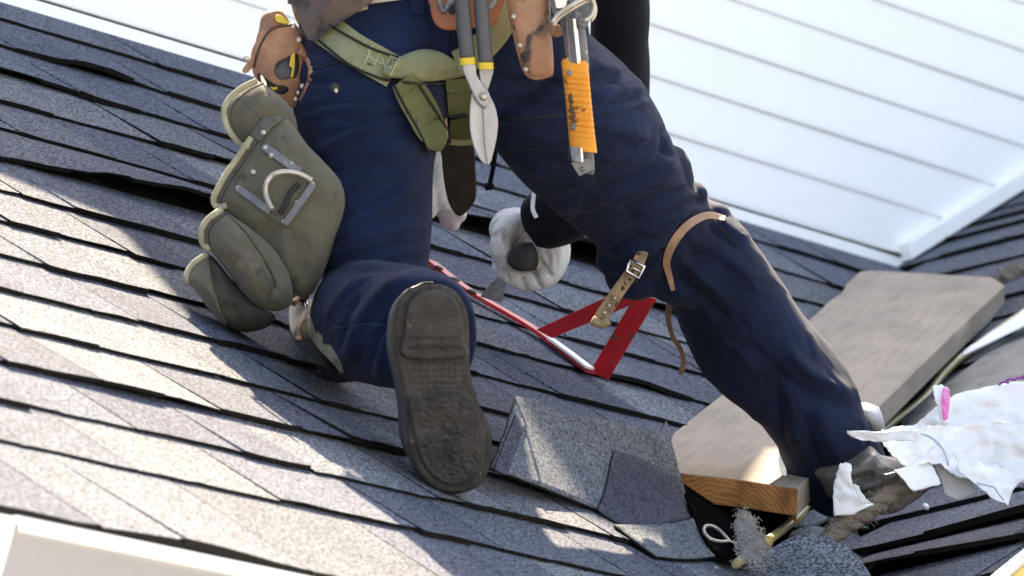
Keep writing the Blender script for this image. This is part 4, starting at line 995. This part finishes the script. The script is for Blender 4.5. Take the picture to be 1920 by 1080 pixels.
mb = MB(); slab(mb, [(505, 162), (514, 164), (519, 161), (521, 168), (512, 169)], lambda x, y: TZ(x, y) - .02, .004); mb.build('yellow_side', 'yellow', tm_, bevel=.001)
mb = MB(); slab(mb, cr([(488, 141), (493, 142), (501, 156), (499, 164), (492, 160)], 3, True), lambda x, y: TZ(x, y) - .022, .004); mb.build('tape_hook', 'chrome', tm_, bevel=.001)

# wide leather belt yoke
mb = MB(); slab(mb, cr([(542, -60), (720, -60), (700, 0), (682, 14), (655, 32), (630, 46), (608, 60), (596, 75), (584, 78), (570, 62), (556, 40), (546, 10), (543, -20)], 3, True), lambda x, y: zs(min(max(x, 585), 690), max(y, 10)) - .016 - (60 - y) / 9000, .006)
tag(mb.build('belt_yoke', 'brown', bevel=.002), 'wide brown leather yoke of the tool belt above the tape measure case', 'belt yoke')
mb = MB(); pxtube(mb, [(690, 4), (655, 26), (622, 46), (602, 62), (590, 74)], .0012, z=lambda x, y: zs(max(x, 590), y + 8) - .018, n=5, seg=5)

# snips in their holder
hl = thing('snips_holder', 'red brown leather holder with steel clip behind the snips', 'tool holder', W(868, 20, 14.0))
HZ = lambda x, y: 14.02
mb = MB(); slab(mb, cr([(800, -40), (942, -40), (938, 25), (928, 45), (898, 52), (850, 57), (824, 52), (811, 36), (806, 10)], 3, True), HZ, .008); mb.build('leather_pad', 'orange_leather', hl, bevel=.003)
mb = MB(); mb.tube([W(x, y, 13.985) for x, y in cr([(822, -10), (826, 10), (832, 22), (842, 8), (856, 0), (868, -6)], 5)], .004, 8); mb.tube([W(x, y, 13.985) for x, y in cr([(905, 12), (918, 14), (928, 2), (934, -16)], 5)], .004, 8); mb.build('wire_clip', 'greymetal', hl, smooth=True)
mb = MB(); slab(mb, cr([(838, 8), (850, 4), (858, 14), (852, 26), (842, 24)], 3, True), HZ(0, 0) - .002, .004); mb.build('leather_slot', 'darkhole', hl)
sn = thing('tin_snips', 'steel snips with grey yellow tipped handles hanging blades down from the belt', 'snips', W(900, 150, 13.97))
SZ = 13.965
def soft(mb, name, out, z, th, mat, par, n=3, bev=.0025):
    slab(mb, cr(out, n, True) if n else out, z, th); return mb.build(name, mat, par, bevel=bev)
def handle(path, w):
    mb = MB(); pts = cr([(*p, w) for p in path], 5); rs = []
    for i, p in enumerate(pts):
        t = pts[min(i + 1, len(pts) - 1)][:2] - pts[max(i - 1, 0)][:2]; t /= np.linalg.norm(t); nr = np.array([-t[1], t[0]])
        rs.append([W(p[0] + nr[0] * w / 2 * math.cos(a) * q, p[1] + nr[1] * w / 2 * math.cos(a) * q, SZ + .010 * math.sin(a) * q) for a in np.linspace(0, 2 * math.pi, 21)[:-1] for q in [(abs(math.cos(a)) ** 3 + abs(math.sin(a)) ** 3) ** (-1 / 3)]])
    mb.rings(rs); return mb
handle([(852, -60), (862, -20), (868, 20), (871, 60), (877, 108)], 29).build('handle', 'grip_grey', sn, smooth=True)
handle([(895, -60), (900, -20), (903, 20), (907, 70), (911, 117)], 28).build('handle', 'grip_grey', sn, smooth=True)
handle([(876, 108), (877, 121)], 30).build('grip_collar', 'yellow', sn, smooth=True, angle=40)
handle([(911, 117), (911, 130)], 29).build('grip_collar', 'yellow', sn, smooth=True, angle=40)
mb = MB(); soft(mb, 'arm', [(899, 128), (924, 128), (922, 145), (914, 170), (905, 190), (895, 178), (900, 150)], SZ + .006, .006, 'steel', sn, 2, .001)
mb = MB(); soft(mb, 'blade', [(886, 172), (882, 190), (880, 215), (881, 245), (888, 275), (900, 300), (914, 312), (914, 295), (910, 260), (909, 225), (909, 200), (898, 180)], SZ + .004, .006, 'steel', sn, 2, .0015)
mb = MB(); soft(mb, 'blade', [(904, 196), (906, 230), (907, 260), (912, 300), (915, 311), (922, 298), (930, 265), (934, 235), (931, 210), (924, 190), (914, 174), (905, 180)], SZ - .001, .006, 'steel', sn, 2, .0015)
mb = MB(); soft(mb, 'arm', [(866, 122), (891, 120), (893, 138), (905, 158), (916, 172), (918, 186), (912, 200), (902, 198), (889, 180), (876, 152)], SZ - .007, .007, 'steel', sn, 2, .0015)
mb = MB(); slab(mb, [(885, 178), (890, 180), (912, 203), (906, 204), (892, 192)], SZ - .004, .003); mb.build('blade_step', 'greymetal', sn, bevel=.001)
mb = MB(); rivet(mb, 906.5, 181, SZ - .008, .0062, d=.005); mb.build('pivot_bolt', 'rivet', sn, smooth=True)

# knife sheath
kn = thing('tool_sheath', 'stained tan leather sheath with three rivets hanging beside the snips', 'sheath', W(995, 60, 13.98))
KZ = lambda x, y: 13.985 + ((x - 995) / 45) ** 2 * .010
mb = MB(); pillow(mb, [(940, -60), (1026, -60), (1031, 0), (1034, 60), (1038, 135), (1022, 145), (1002, 147), (988, 140), (978, 122), (968, 80), (958, 35), (948, -10)], (998, 45), lambda x, y: 13.995, .02, .012, 8, power=.38, smooth=4); o = mb.build('sheath_body', 'sheath', kn, smooth=True); add_surf(o)
for x, y in ((963, 31), (975, 85), (986, 130)):
    mb = MB(); rivet(mb, x, y, zs(x, y, 13.98) - .001, .0042, d=.003); mb.build('rivet', 'rivet', kn, smooth=True)
mb = MB(); pxtube(mb, [(948, -20), (958, 30), (969, 80), (980, 122), (992, 142), (1012, 146), (1036, 138)], .0032, z=lambda x, y: 13.992); mb.build('welt', 'tan', kn, smooth=True)

# hammer tacker hung head up
ht = thing('hammer_tacker', 'hammer tacker with orange grip hanging by its head from a wire ring', 'hammer tacker', W(1085, 150, 13.95))
def bar_loft(mb, st, dep, z, pw=5, seg=24):      # st: (xc, yc, halfwidth px, scale of depth); nearly rectangular
    rs = []
    for i, (x, y, w, k) in enumerate(st):
        rs.append([W(x + w * math.cos(a) * q, y + w * 0.10 * math.cos(a) * q, z + dep * k * math.sin(a) * q - (.5 * dep * 0.8 * math.cos(a) * q)) for a in np.linspace(0, 2 * math.pi, seg + 1)[:-1] for q in [(abs(math.cos(a)) ** pw + abs(math.sin(a)) ** pw) ** (-1 / pw)]])
    mb.rings(rs)
mb = MB(); st = []
n = 96
for i in range(n + 1):
    t = i / n; x = 1077 + t * 17; y = 112 + t * 172; g = 0.0
    if .14 < t < .86: g = max(0, math.cos((t - .14) / .72 * 2 * math.pi * 11)) ** 4
    st.append((x, y, (25.5 if t > .03 else 22) * (1 - .055 * g) * (1 - .03 * math.sin(math.pi * t)), 1 - .10 * g))
bar_loft(mb, st, .020, 13.945); og = mb.build('grip', 'orange', ht, smooth=True, angle=50); add_surf(og)
for x, y in ((1070, 136), (1076, 238)):
    mb = MB(); mb.ball(W(x, y, zs(x, y) - .0002), (RIGHT + DOWN * -.5, DOWN + RIGHT * .5, VIEW), (.0062, .0045, .0016), 14, 8); mb.build('grip_hole', 'greymetal', ht, smooth=True)
mb = MB(); bar_loft(mb, [(1068, 34, 13, 1), (1072, 70, 13, 1), (1077, 118, 13, 1)], .012, 13.936, 4); mb.build('magazine_channel', 'chrome', ht, smooth=True, angle=50)
mb = MB(); bar_loft(mb, [(1070, 30, 22, 1), (1078, 70, 22, 1), (1084, 125, 21, 1)], .010, 13.958, 5); mb.build('body', 'greymetal', ht, smooth=True, angle=50)
mb = MB(); slab(mb, cr([(1035, -40), (1112, -40), (1113, 0), (1108, 30), (1098, 52), (1086, 46), (1076, 34), (1056, 30), (1036, 24)], 3, True), lambda x, y: 13.952 - (x - 1075) / 9000, .03); mb.build('head', 'greymetal', ht, bevel=.004)
mb = MB(); slab(mb, cr([(1078, 20), (1092, 24), (1100, 40), (1098, 53), (1088, 50), (1079, 36)], 3, True), 13.934, .008); rivet(mb, 1090, 36, 13.933, .005); mb.build('latch', 'greymetal', ht, bevel=.0015)
mb = MB(); slab(mb, cr([(1040, -20), (1060, -24), (1066, 0), (1056, 16), (1040, 14)], 3, True), 13.94, .012); mb.build('striking_face', 'chrome', ht, bevel=.003)
mb = MB(); bar_loft(mb, [(1079, 276, 15, 1), (1080, 292, 15, 1), (1081, 303, 14, .9)], .014, 13.934, 5); mb.build('end_cap', 'chrome', ht, smooth=True, angle=50)
mb = MB(); bar_loft(mb, [(1096, 280, 17, 1), (1096, 300, 18, 1), (1096, 316, 19, 1), (1097, 326, 16, .8)], .014, 13.952, 6); mb.build('magazine_end', 'greymetal', ht, smooth=True, angle=50)
mb = MB(); slab(mb, [(1070, 305), (1104, 296), (1116, 316), (1086, 331), (1078, 318)], lambda x, y: 13.930, .010); rivet(mb, 1092, 317, 13.929, .0035); mb.build('release_latch', 'greymetal', ht, bevel=.0015)
mb = MB(); ring = cr([(1036, 42), (1046, 28), (1066, 14), (1090, 0), (1106, -4), (1114, 8), (1112, 24), (1104, 34), (1096, 38)], 5)
mb.tube([W(x, y, 13.915 + .00018 * abs(x - 1075)) for x, y in ring], .0032, 8); mb.tube([W(x, y, 13.922 + .00018 * abs(x - 1075)) for x, y in [(p[0] + 2, p[1] + 6) for p in ring[:-6]]], .0028, 8)
tag(mb.build('wire_ring', 'rivet', smooth=True), 'nickel wire holding ring around the head of the hammer tacker', 'ring')
mb = MB(); slab(mb, cr([(1028, 40), (1050, 48), (1056, 64), (1040, 70), (1030, 62)], 3, True), 13.99, .008)
tag(mb.build('belt_tab', 'tan', bevel=.002), 'small tan leather tab between the sheath and the hammer tacker', 'leather tab')

# red roof bracket
rb = thing('roof_bracket', 'red steel roof bracket with rust spots fixed on the shingles under the right knee', 'roof bracket', RP(1010, 620, .012))
mb = MB(); rs = []
top = [(808, 491), (860, 532), (905, 561), (960, 592), (1012, 624), (1060, 660), (1108, 697)]
for i, (x, y) in enumerate(cr(top, 4)):
    c = RP(x, y, .013); sgn = X_W
    rs.append([c - X_W * .016 + N_W * .003, c + X_W * .016 + N_W * .003, c + X_W * .016 - N_W * .003, c - X_W * .016 - N_W * .003])
mb.rings(rs); so_ = mb.build('roof_strap', 'red', rb, bevel=.0006)
for x, y in ((822, 502), (853, 524), (885, 547)):
    mb = MB(); c = RP(x, y, .0165); mb.ball(c, (X_W, S_W, N_W), (.014, .006, .003), 10, 6); mb.build('nail_slot', 'darkhole', so_)
zA = zr(1010, 622, .02); zB = zA - .10
def beam(a, b, w, th, za, zb, name, mat='red'):
    # flat bar between two spots, its face turned to the camera's side
    A = W(*a, za); B = W(*b, zb); d = (B - A).normalized(); up = (N_W * .3 - VIEW.cross(d)); up = d.cross(VIEW).normalized()
    q = [A - up * w / 2, B - up * w / 2, B + up * w / 2, A + up * w / 2]
    m_ = MB(); m_.prism(q, VIEW * th); return m_.build(name, mat, rb, bevel=.0008)
mb = MB(); f1 = lambda x, y: zr(1010, 622, .02) - .03 - (x - 1010) / 210 * .12
slab(mb, [(1005, 618), (1190, 532), (1222, 545), (1212, 560), (1035, 634)], f1, .005); mb.build('platform_arm', 'red', rb, bevel=.0008)
mb = MB(); f2 = lambda x, y: zr(1125, 703, .012) - .005 - (705 - y) / 165 * .10
slab(mb, [(1105, 698), (1192, 552), (1232, 560), (1141, 712)], f2, .006); mb.build('brace', 'red', rb, bevel=.0008)
mb = MB(); rs = []
for x, y in ((1030, 637), (1065, 662), (1104, 692)):
    c = RP(x, y, .017); rs.append([c - X_W * .010 + N_W * .0035, c + X_W * .016 + N_W * .0035, c + X_W * .016, c - X_W * .010])
mb.rings(rs); mb.build('worn_strap_face', 'sack', rb)

# plank
FL, FR, BL, BR = (1181, 876, 14.66), (1497, 916, 14.72), (1622, 507, 17.85), (1882, 530, 17.45)
top = [(1270, 886), (1385, 899), (1497, 916), (1655, 755), (1780, 632), (1884, 535), (1862, 520), (1640, 507), (1612, 509), (1588, 530), (1578, 548), (1552, 566), (1530, 588), (1470, 642), (1380, 718), (1262, 812), (1190, 868), (1181, 876)]
A = np.array([W(*FL), W(*FR), W(*BL), W(*BR)]); cen = A.mean(0); u_, s__, vt = np.linalg.svd(A - cen); nrm = Vector(vt[2]); nrm = nrm if nrm.dot(VIEW) < 0 else -nrm
lx = (W(*BR) - W(*FR)).normalized(); ly = nrm.cross(lx).normalized(); lx = ly.cross(nrm)
def on_plank(x, y):
    d = cw(ray(x, y)); t = (Vector(cen) - CAM_LOC).dot(nrm) / d.dot(nrm); return CAM_LOC + d * t
mb = MB(); tp_ = [on_plank(*p) for p in top]; org = Vector(cen)
inv = Matrix((lx, ly, nrm))
mb.prism([inv @ (p - org) for p in tp_], (0, 0, -.041), 0, 0)
for i, f in enumerate(mb.f):
    if i in (2, 3, 4) or False: pass
o = mb.build('plank', ['wood', 'woodend'], origin=(0, 0, 0), bevel=.0025)
for p in o.data.polygons:
    if abs(p.normal.x) > .75 and p.center.x < -1.0: p.material_index = 1
mw = inv.transposed().to_4x4(); mw.translation = org; o.matrix_world = mw
tag(o, 'weathered grey wooden plank with fresh sawn end lying across the roof valley', 'plank')

# torn shingle pieces lying loose in front of the kneeling boot
def sheet(name, rows, zf, mat, parent=None, th=0.004, n=14, m=14, crumple=0.0, cs=18.0, edge=0.0, seed=0, side='felt', tone=None, sm=4, subs=0):
    """a bent sheet through rows of photo points (each row the same number of points); zf(x, y) is its depth"""
    A = [np.array(cr(r, max(1, n // (len(r) - 1)))) for r in rows]
    cols = [np.array(cr([a[i] for a in A], max(1, m // (len(A) - 1)))) for i in range(len(A[0]))]
    nu, nv = len(cols), len(cols[0]); V = []; rg = random.Random(seed)
    ej = [rg.uniform(-1, 1) for _ in range(4 * (nu + nv))]
    for i in range(nu):
        for j in range(nv):
            x, y = cols[i][j][:2]; ex = cols[i][j][2] if len(cols[i][j]) > 2 else 0.0
            if edge:
                if j in (0, nv - 1): y += edge * ej[i + (0 if j == 0 else nu)]; x += edge * .4 * ej[i + 2 * nu]
                if i in (0, nu - 1): x += edge * ej[2 * nu + j + (0 if i == 0 else nv)]
            z = zf(x, y) - ex; p = W(x, y, z)
            if crumple:
                q = Vector((x / 100, y / 100, seed * 3.1))
                p -= VIEW * crumple * (1.2 * noise.noise(q * (cs / 18) * 1.1) + .7 * abs(noise.noise(q * (cs / 18) * 2.7)) + .4 * noise.noise(q * (cs / 18) * 6))
            V.append(p)
    mb = MB(); mb.v = V
    for i in range(nu - 1):
        for j in range(nv - 1):
            a = i * nv + j; mb.f.append((a, a + 1, a + nv + 1, a + nv)); mb.m.append(0)
    o = mb.build(name, [mat, side], parent, smooth=True)
    md = o.modifiers.new('thick', 'SOLIDIFY'); md.thickness = th; md.offset = 0; md.material_offset_rim = 1
    if tone: o['tone'] = list(tone)
    return o
def zlift(h0, x0, y0, hx=0, hy=0):
    return lambda x, y: zr(x, y, max(0.004, h0 + hx * (x - x0) / 1000 + hy * (y - y0) / 1000))
ts = thing('torn_shingle', 'torn dark shingle piece standing loose between the boot sole and the plank', 'shingle', RP(1100, 950, 0.0))
zt = zlift(0.020, 1100, 920, -.02, -.34)
sheet('shingle_sheet', [[(966, 744), (1010, 752), (1045, 775), (1120, 786), (1200, 805), (1232, 812), (1247, 790)], [(944, 815), (1000, 820), (1050, 835), (1120, 850), (1190, 865), (1235, 872), (1270, 880)], [(919, 880), (980, 902), (1040, 925), (1100, 950), (1180, 985), (1240, 990), (1296, 968)]], zt, 'torn', ts, .0045, 18, 12, .004, 20, .8, 2, tone=(1, 1, 1))
zt2 = lambda x, y: zt(x, y) - .022
sheet('overlay_tab', [[(1150, 846), (1200, 862), (1268, 894)], [(1135, 915), (1200, 935), (1283, 935)], [(1120, 958), (1182, 990), (1298, 972)]], zt2, 'torn', ts, .003, 8, 8, .003, 20, .8, 4, tone=(.42, .42, .55))
sheet('overlay_tab', [[(966, 778), (975, 785), (985, 790)], [(945, 830), (958, 838), (968, 842)], [(924, 880), (940, 888), (950, 892)]], zt2, 'torn', ts, .003, 6, 6, .001, 20, .5, 5, tone=(.45, .45, .55))
t2 = thing('shingle_scrap', 'flat grey shingle scrap below the torn dark shingle', 'shingle', RP(1240, 1010, 0))
sheet('shingle_sheet', [[(1150, 985), (1240, 985), (1312, 970)], [(1180, 1010), (1260, 1015), (1328, 1010)], [(1230, 1045), (1290, 1050), (1340, 1045)]], zlift(.010, 1240, 1010, 0, -.05), 'torn', t2, .004, 8, 6, .003, 20, .6, 6, tone=(1.05, 1.05, 1.0))
t3 = thing('shingle_scrap', 'rounded blurred shingle scrap humped up at the bottom edge under the rope', 'shingle', RP(1510, 1060, 0))
sheet('shingle_sheet', [[(1440, 1034), (1500, 1004), (1560, 1012), (1606, 1042)], [(1395, 1062), (1490, 1036), (1570, 1046), (1632, 1080)], [(1340, 1110), (1480, 1100), (1580, 1110), (1660, 1140)]], lambda x, y: 14.45 - (y - 1000) / 1000 * 1.2, 'torn', t3, .004, 12, 8, .006, 14, .5, 7, tone=(1.0, 1.0, 1.0))
for i, pts in enumerate(([(1490, 975), (1525, 955), (1556, 962), (1552, 970), (1515, 985)], [(1482, 998), (1520, 985), (1550, 992), (1545, 1002), (1500, 1004)])):
    mb = MB(); mb.prism([RP(x, y, .024) for x, y in cr(pts, 3, True)], -N_W * .012)
    o = mb.build('shingle_chip', ['torn'], None, bevel=.001); o['tone'] = [1.6, 1.55, 1.5]
    tag(o, ('pale sunlit shingle chip, upper of two beside the yellow hose', 'pale sunlit shingle chip, lower of two beside the yellow hose')[i], 'shingle chip')

# debris in the valley
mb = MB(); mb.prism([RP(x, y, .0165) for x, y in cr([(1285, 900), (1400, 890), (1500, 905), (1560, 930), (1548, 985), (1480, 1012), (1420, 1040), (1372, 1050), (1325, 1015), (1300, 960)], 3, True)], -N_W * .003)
mb.build('torn_underlay', 'hole', roof)  # sheet over the shingles, standing in for missing ones and shade under the plank
mb = MB(); rf = random.Random(9)
for i in range(2600):
    t = rf.random() ** .8; x = 1420 - 26 * t + rf.gauss(0, 15 - 9 * t); y = 1050 - 76 * t + rf.gauss(0, 9)
    b = W(x, y, zr(x, y, .045) + rf.uniform(-.03, .03)); d = Vector((rf.uniform(-1, 1), rf.uniform(-1, 1), rf.uniform(-1, 1))).normalized()
    l = rf.uniform(.005, .014); k = Vector((rf.uniform(-1, 1), rf.uniform(-1, 1), rf.uniform(-1, 1))) * l * .5
    mb.tube([b - d * l * .5, b + k, b + d * l * .5], [.0003, .0006, .0003], 3)
fl = mb.build('fluff_tuft', 'fluff'); fl['kind'] = 'stuff'
fl = mb.build('fluff_tuft', 'fluff'); fl['kind'] = 'stuff'
tag(fl, 'grey fluffy tuft of insulation in the valley in front of the plank end', 'fluff')
mb = MB(); zl = lambda x, y: zr(x, y, .05)
pts = cr([(1366, 1012), (1350, 995), (1335, 986), (1322, 987), (1321, 998), (1332, 1010), (1350, 1015), (1368, 1014)], 6)
mb.tube([W(x, y, zl(x, y)) for x, y in pts], .0022, 8); mb.tube([W(x, y, zl(x, y)) for x, y in ((1365, 1013), (1382, 1020))], .0013, 6)
tag(mb.build('wire_loop', 'rivet', smooth=True), 'thin silver wire loop lying in the dark gap beside the torn shingle', 'wire')
mb = MB(); mb.ball(RP(1736, 950, .12), (X_W, H_W + Z_W * .6, Z_W - H_W * .4), (.009, .004, .0055), 6, 5)
tag(mb.build('plaster_crumb', 'sack', smooth=True), 'small pale crumb on the side roof below the white sack', 'crumb')

# hose
mb = MB()
hpts = [(1960, 562), (1915, 590), (1860, 628), (1800, 672), (1766, 704), (1740, 738), (1712, 764), (1672, 794), (1620, 840), (1570, 890), (1525, 932), (1500, 962), (1478, 984), (1450, 1006), (1428, 1022), (1400, 1042), (1380, 1058)]
def hz_(x, y):
    return z2(x, y, .018) if x > 1600 else (zr(x, y, .035) if x < 1540 else z2(1600, y, .018) + (zr(1540, y, .035) - z2(1600, y, .018)) * (1600 - x) / 60)
mb.tube([W(x, y, hz_(x, y)) for x, y in cr(hpts, 6)], .0068, 12)
hs = thing('air_hose', 'olive yellow hose running along the plank and out beneath the trouser hem', 'hose', W(1672, 794, hz_(1672, 794)))
mb.build('hose_tube', 'hose', hs, smooth=True)
for a, b in (((1508, 952), (1482, 981)), ((1424, 1024), (1404, 1040)), ((1440, 1014), (1430, 1021))):
    mb = MB(); mb.tube([W(a[0] + (b[0] - a[0]) * t, a[1] + (b[1] - a[1]) * t, hz_(a[0] + (b[0] - a[0]) * t, a[1] + (b[1] - a[1]) * t) - .002) for t in np.linspace(0, 1, 6)], [.007, .0092, .0095, .0095, .0092, .007], 12); mb.build('hose_sleeve', 'goldtape', hs, smooth=True)

# frayed rope: three twisted strands with loose fibres
def rope(name, path, r, zf, label, seed):
    c = [W(x, y, zf(x, y)) for x, y in cr(path, 14)]; rg = random.Random(seed); mb = MB(); L = 0; fr = []
    for k in range(3):
        pts = []; L = 0
        for i, p in enumerate(c):
            t = (c[min(i + 1, len(c) - 1)] - c[max(i - 1, 0)]).normalized(); u = t.cross(N_W).normalized(); w = t.cross(u)
            if i: L += (c[i] - c[i - 1]).length
            a = L / (r * 5.2) * 2 * math.pi + k * 2.094
            pts.append(p + (u * math.cos(a) + w * math.sin(a)) * r * .45)
        mb.tube(pts, [r * .62 * (1 + .12 * noise.noise(Vector((i * .35, k * 5, seed)))) for i in range(len(pts))], 8); fr.append(pts)
    o = mb.build(name, 'rope', smooth=True); mb = MB()
    for i in range(700):
        p = rg.choice(rg.choice(fr)); d = Vector((rg.uniform(-1, 1), rg.uniform(-1, 1), rg.uniform(-1, 1))).normalized()
        q = p + d * r * .5 + Vector((rg.uniform(-1, 1), rg.uniform(-1, 1), rg.uniform(-1, 1))) * r * .5
        e = d + Vector((rg.uniform(-.7, .7),) * 3)
        mb.tube([q, q + e * r * rg.uniform(.3, .75)], [.0009, .0004], 3)
    f = mb.build('loose_fibre', 'rope', o); f['kind'] = 'stuff'
    return tag(o, label, 'rope')
def rz(x, y): return 14.66 + (x - 1630) / 1000 * .5
rope('frayed_rope', [(1548, 1018), (1580, 988), (1620, 964), (1655, 938), (1695, 908), (1725, 884)], .0148, rz, 'thick frayed grey brown rope sloping down in front of the scuffed boot', 4)
rope('frayed_rope', [(1878, 528), (1900, 516), (1925, 506), (1970, 485)], .0150, lambda x, y: z2(x, y, .012) + .05, 'thick frayed rope end behind the far corner of the plank', 8)

# torn woven sack
sk = thing('torn_sack', 'torn white woven plastic sack with a pink stripe draped over the boot and side roof', 'sack', W(1780, 840, 14.6))
szf = lambda x, y: 14.70 + (x - 1700) / 1000 * .3 - (y - 830) / 1000 * .5
sheet('sack_panel', [[(1652, 806), (1720, 796), (1780, 800), (1850, 790), (1940, 800)], [(1660, 840), (1730, 835), (1795, 850), (1860, 840), (1940, 850)], [(1700, 878), (1755, 868), (1800, 895), (1870, 900), (1940, 905)]], szf, 'sack', sk, .0012, 32, 26, .022, 20, 3.0, 1, 'sack')
sheet('sack_panel', [[(1715, 800), (1745, 770), (1800, 738), (1860, 724), (1945, 712)], [(1730, 806), (1770, 790), (1820, 775), (1880, 768), (1945, 765)], [(1720, 818), (1775, 812), (1830, 806), (1880, 800), (1945, 795)]], lambda x, y: szf(x, y) + .12, 'sack', sk, .0012, 24, 16, .020, 20, 2.0, 2, 'sack')
sheet('sack_panel', [[(1788, 850), (1830, 870), (1880, 872), (1940, 868)], [(1800, 885), (1840, 900), (1885, 905), (1935, 895)], [(1822, 900), (1850, 925), (1890, 946), (1896, 895)]], lambda x, y: szf(x, y) - .03, 'sack', sk, .0012, 16, 14, .016, 24, 4.0, 3, 'sack')
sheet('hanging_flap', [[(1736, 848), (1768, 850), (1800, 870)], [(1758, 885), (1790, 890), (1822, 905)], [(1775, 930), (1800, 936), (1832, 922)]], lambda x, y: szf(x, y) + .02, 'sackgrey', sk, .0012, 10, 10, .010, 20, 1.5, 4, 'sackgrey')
sheet('sack_panel', [[(1676, 882), (1715, 868), (1738, 858)], [(1690, 895), (1728, 885), (1752, 880)], [(1712, 922), (1740, 915), (1764, 908)]], lambda x, y: szf(x, y) - .01, 'sack', sk, .0012, 10, 8, .008, 20, 1.2, 5, 'sack')
sheet('torn_strip', [[(1586, 806), (1640, 810), (1690, 806), (1722, 806)], [(1592, 816), (1640, 818), (1690, 816), (1725, 816)], [(1606, 824), (1650, 828), (1690, 826), (1720, 828)]], lambda x, y: 14.60, 'sack', sk, .0012, 15, 6, .010, 30, 2.0, 6, 'sack')
sheet('torn_strip', [[(1574, 870), (1588, 868), (1598, 874)], [(1566, 900), (1584, 900), (1596, 898)], [(1562, 930), (1588, 930), (1612, 935)], [(1564, 968), (1600, 964), (1640, 945)]], lambda x, y: 14.62, 'sack', sk, .0012, 8, 15, .012, 26, 1.6, 7, 'sack')
sheet('torn_strip', [[(1598, 906), (1610, 912)], [(1606, 925), (1620, 930)], [(1616, 945), (1634, 944)]], lambda x, y: 14.59, 'sack', sk, .0012, 4, 8, .006, 26, 1.2, 8, 'sack')
sheet('sack_corner', [[(1748, 724), (1764, 722), (1778, 728)], [(1752, 745), (1768, 745), (1782, 748)], [(1760, 770), (1772, 772), (1784, 768)], [(1764, 795), (1774, 795), (1780, 792)]], lambda x, y: szf(x, y) + .05, 'sack', sk, .0012, 8, 15, .006, 22, 1.5, 9, 'sack')
sheet('pink_stripe', [[(1768, 727), (1774, 727), (1780, 732)], [(1765, 750), (1774, 750), (1781, 752)], [(1768, 786), (1772, 788), (1777, 784)]], lambda x, y: szf(x, y) + .035, 'pink', sk, .0008, 6, 10, .003, 22, .6, 9, 'pink')
mb = MB(); mb.tube([W(x, y, szf(x, y) - .034) for x, y in cr([(1722, 812), (1742, 818), (1760, 832), (1772, 850), (1778, 872)], 5)], .0020, 6); mb.build('seam_thread', 'bluetape', sk, smooth=True)
mb = MB(); mb.tube([W(x, y, szf(x, y) - .06) for x, y in cr([(1832, 905), (1850, 910), (1864, 914), (1872, 925), (1882, 938)], 4)], .0014, 6); mb.build('seam_thread', 'bluetape', sk, smooth=True)
mb = MB()
for x, y in ((1872, 722), (1885, 716), (1900, 714), (1912, 710)): mb.tube([W(x, y, szf(x, y) + .1), W(x + 9, y - 6, szf(x, y) + .1), W(x + 20, y - 4, szf(x, y) + .1)], .0018, 5)
o = mb.build('frayed_thread', 'purple', sk, smooth=True)
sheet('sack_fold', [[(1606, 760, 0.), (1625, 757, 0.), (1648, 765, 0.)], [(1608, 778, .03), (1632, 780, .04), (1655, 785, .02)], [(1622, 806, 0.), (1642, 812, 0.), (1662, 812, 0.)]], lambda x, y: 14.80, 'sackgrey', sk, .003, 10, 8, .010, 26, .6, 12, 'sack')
mb = MB(); slab(mb, cr([(1462, 852), (1468, 866), (1474, 880), (1474, 892), (1464, 888), (1460, 870)], 3, True), 14.70, .008); mb.build('torn_strip', 'sack', sk, bevel=.002)

# bare metal strips and a strip of woven plastic on the side roof
def strip2(name, a, b, w0, w1, h, mat, label, cat, jag=0.0, seed=0):
    rg = random.Random(seed); top = []; bot = []
    for i in range(13):
        t = i / 12; x = a[0] + (b[0] - a[0]) * t; y = a[1] + (b[1] - a[1]) * t; w = w0 + (w1 - w0) * t
        top.append((x, y - w / 2 + jag * rg.uniform(-1, 1))); bot.append((x, y + w / 2))
    mb = MB(); mb.prism([QP(x, y, h + .004 * math.sin(i)) for i, (x, y) in enumerate(top)] + [QP(x, y, h) for x, y in bot[::-1]], -N2_W * .003)
    return tag(mb.build(name, mat, bevel=.0006), label, cat)
strip2('metal_strip', (1690, 800), (1960, 612), 40, 60, .016, 'valley', 'grey metal strip beside the hose, uppermost of three on the side roof', 'metal strip', 0, 1)
strip2('metal_strip', (1680, 822), (1960, 668), 34, 60, .024, 'valley', 'middle grey metal strip on the side roof above the white sack', 'metal strip', 0, 2)
strip2('metal_strip', (1680, 850), (1960, 728), 40, 60, .030, 'valley', 'lowest grey metal strip partly under the white sack', 'metal strip', 0, 3)
strip2('woven_strip', (1806, 662), (1960, 572), 4, 36, .034, 'sack', 'pale blue white strip of woven plastic with frayed edge beside the hose', 'plastic strip', 3, 4)

# rail at the lower right corner
yr = thing('ladder_rail', 'pale yellow rail with white edge crossing the lower right corner', 'rail', W(1900, 1070, 13.3))
mb = MB(); mb.prism([W(x, y, 13.3) for x, y in ((1830, 1105), (1960, 1000), (1960, 1026), (1850, 1118))], VIEW * .03); mb.build('rail_edge', 'railwhite', yr, bevel=.003)
mb = MB(); mb.prism([W(x, y, 13.31) for x, y in ((1850, 1118), (1960, 1026), (1980, 1150), (1880, 1160))], VIEW * .05); mb.build('rail_web', 'railyellow', yr, bevel=.002)

# repeats of one kind share a group
for o in bpy.data.objects:
    if o.parent is None and o.get('category'):
        base = o.name.split('.')[0]
        if base in ('shingle_chip', 'shingle_scrap', 'frayed_rope', 'metal_strip'):
            o['group'] = {'shingle_chip': 'sunlit shingle chips in the valley', 'shingle_scrap': 'loose shingle scraps in the valley', 'frayed_rope': 'lengths of thick frayed rope', 'metal_strip': 'grey metal strips on the side roof'}[base]
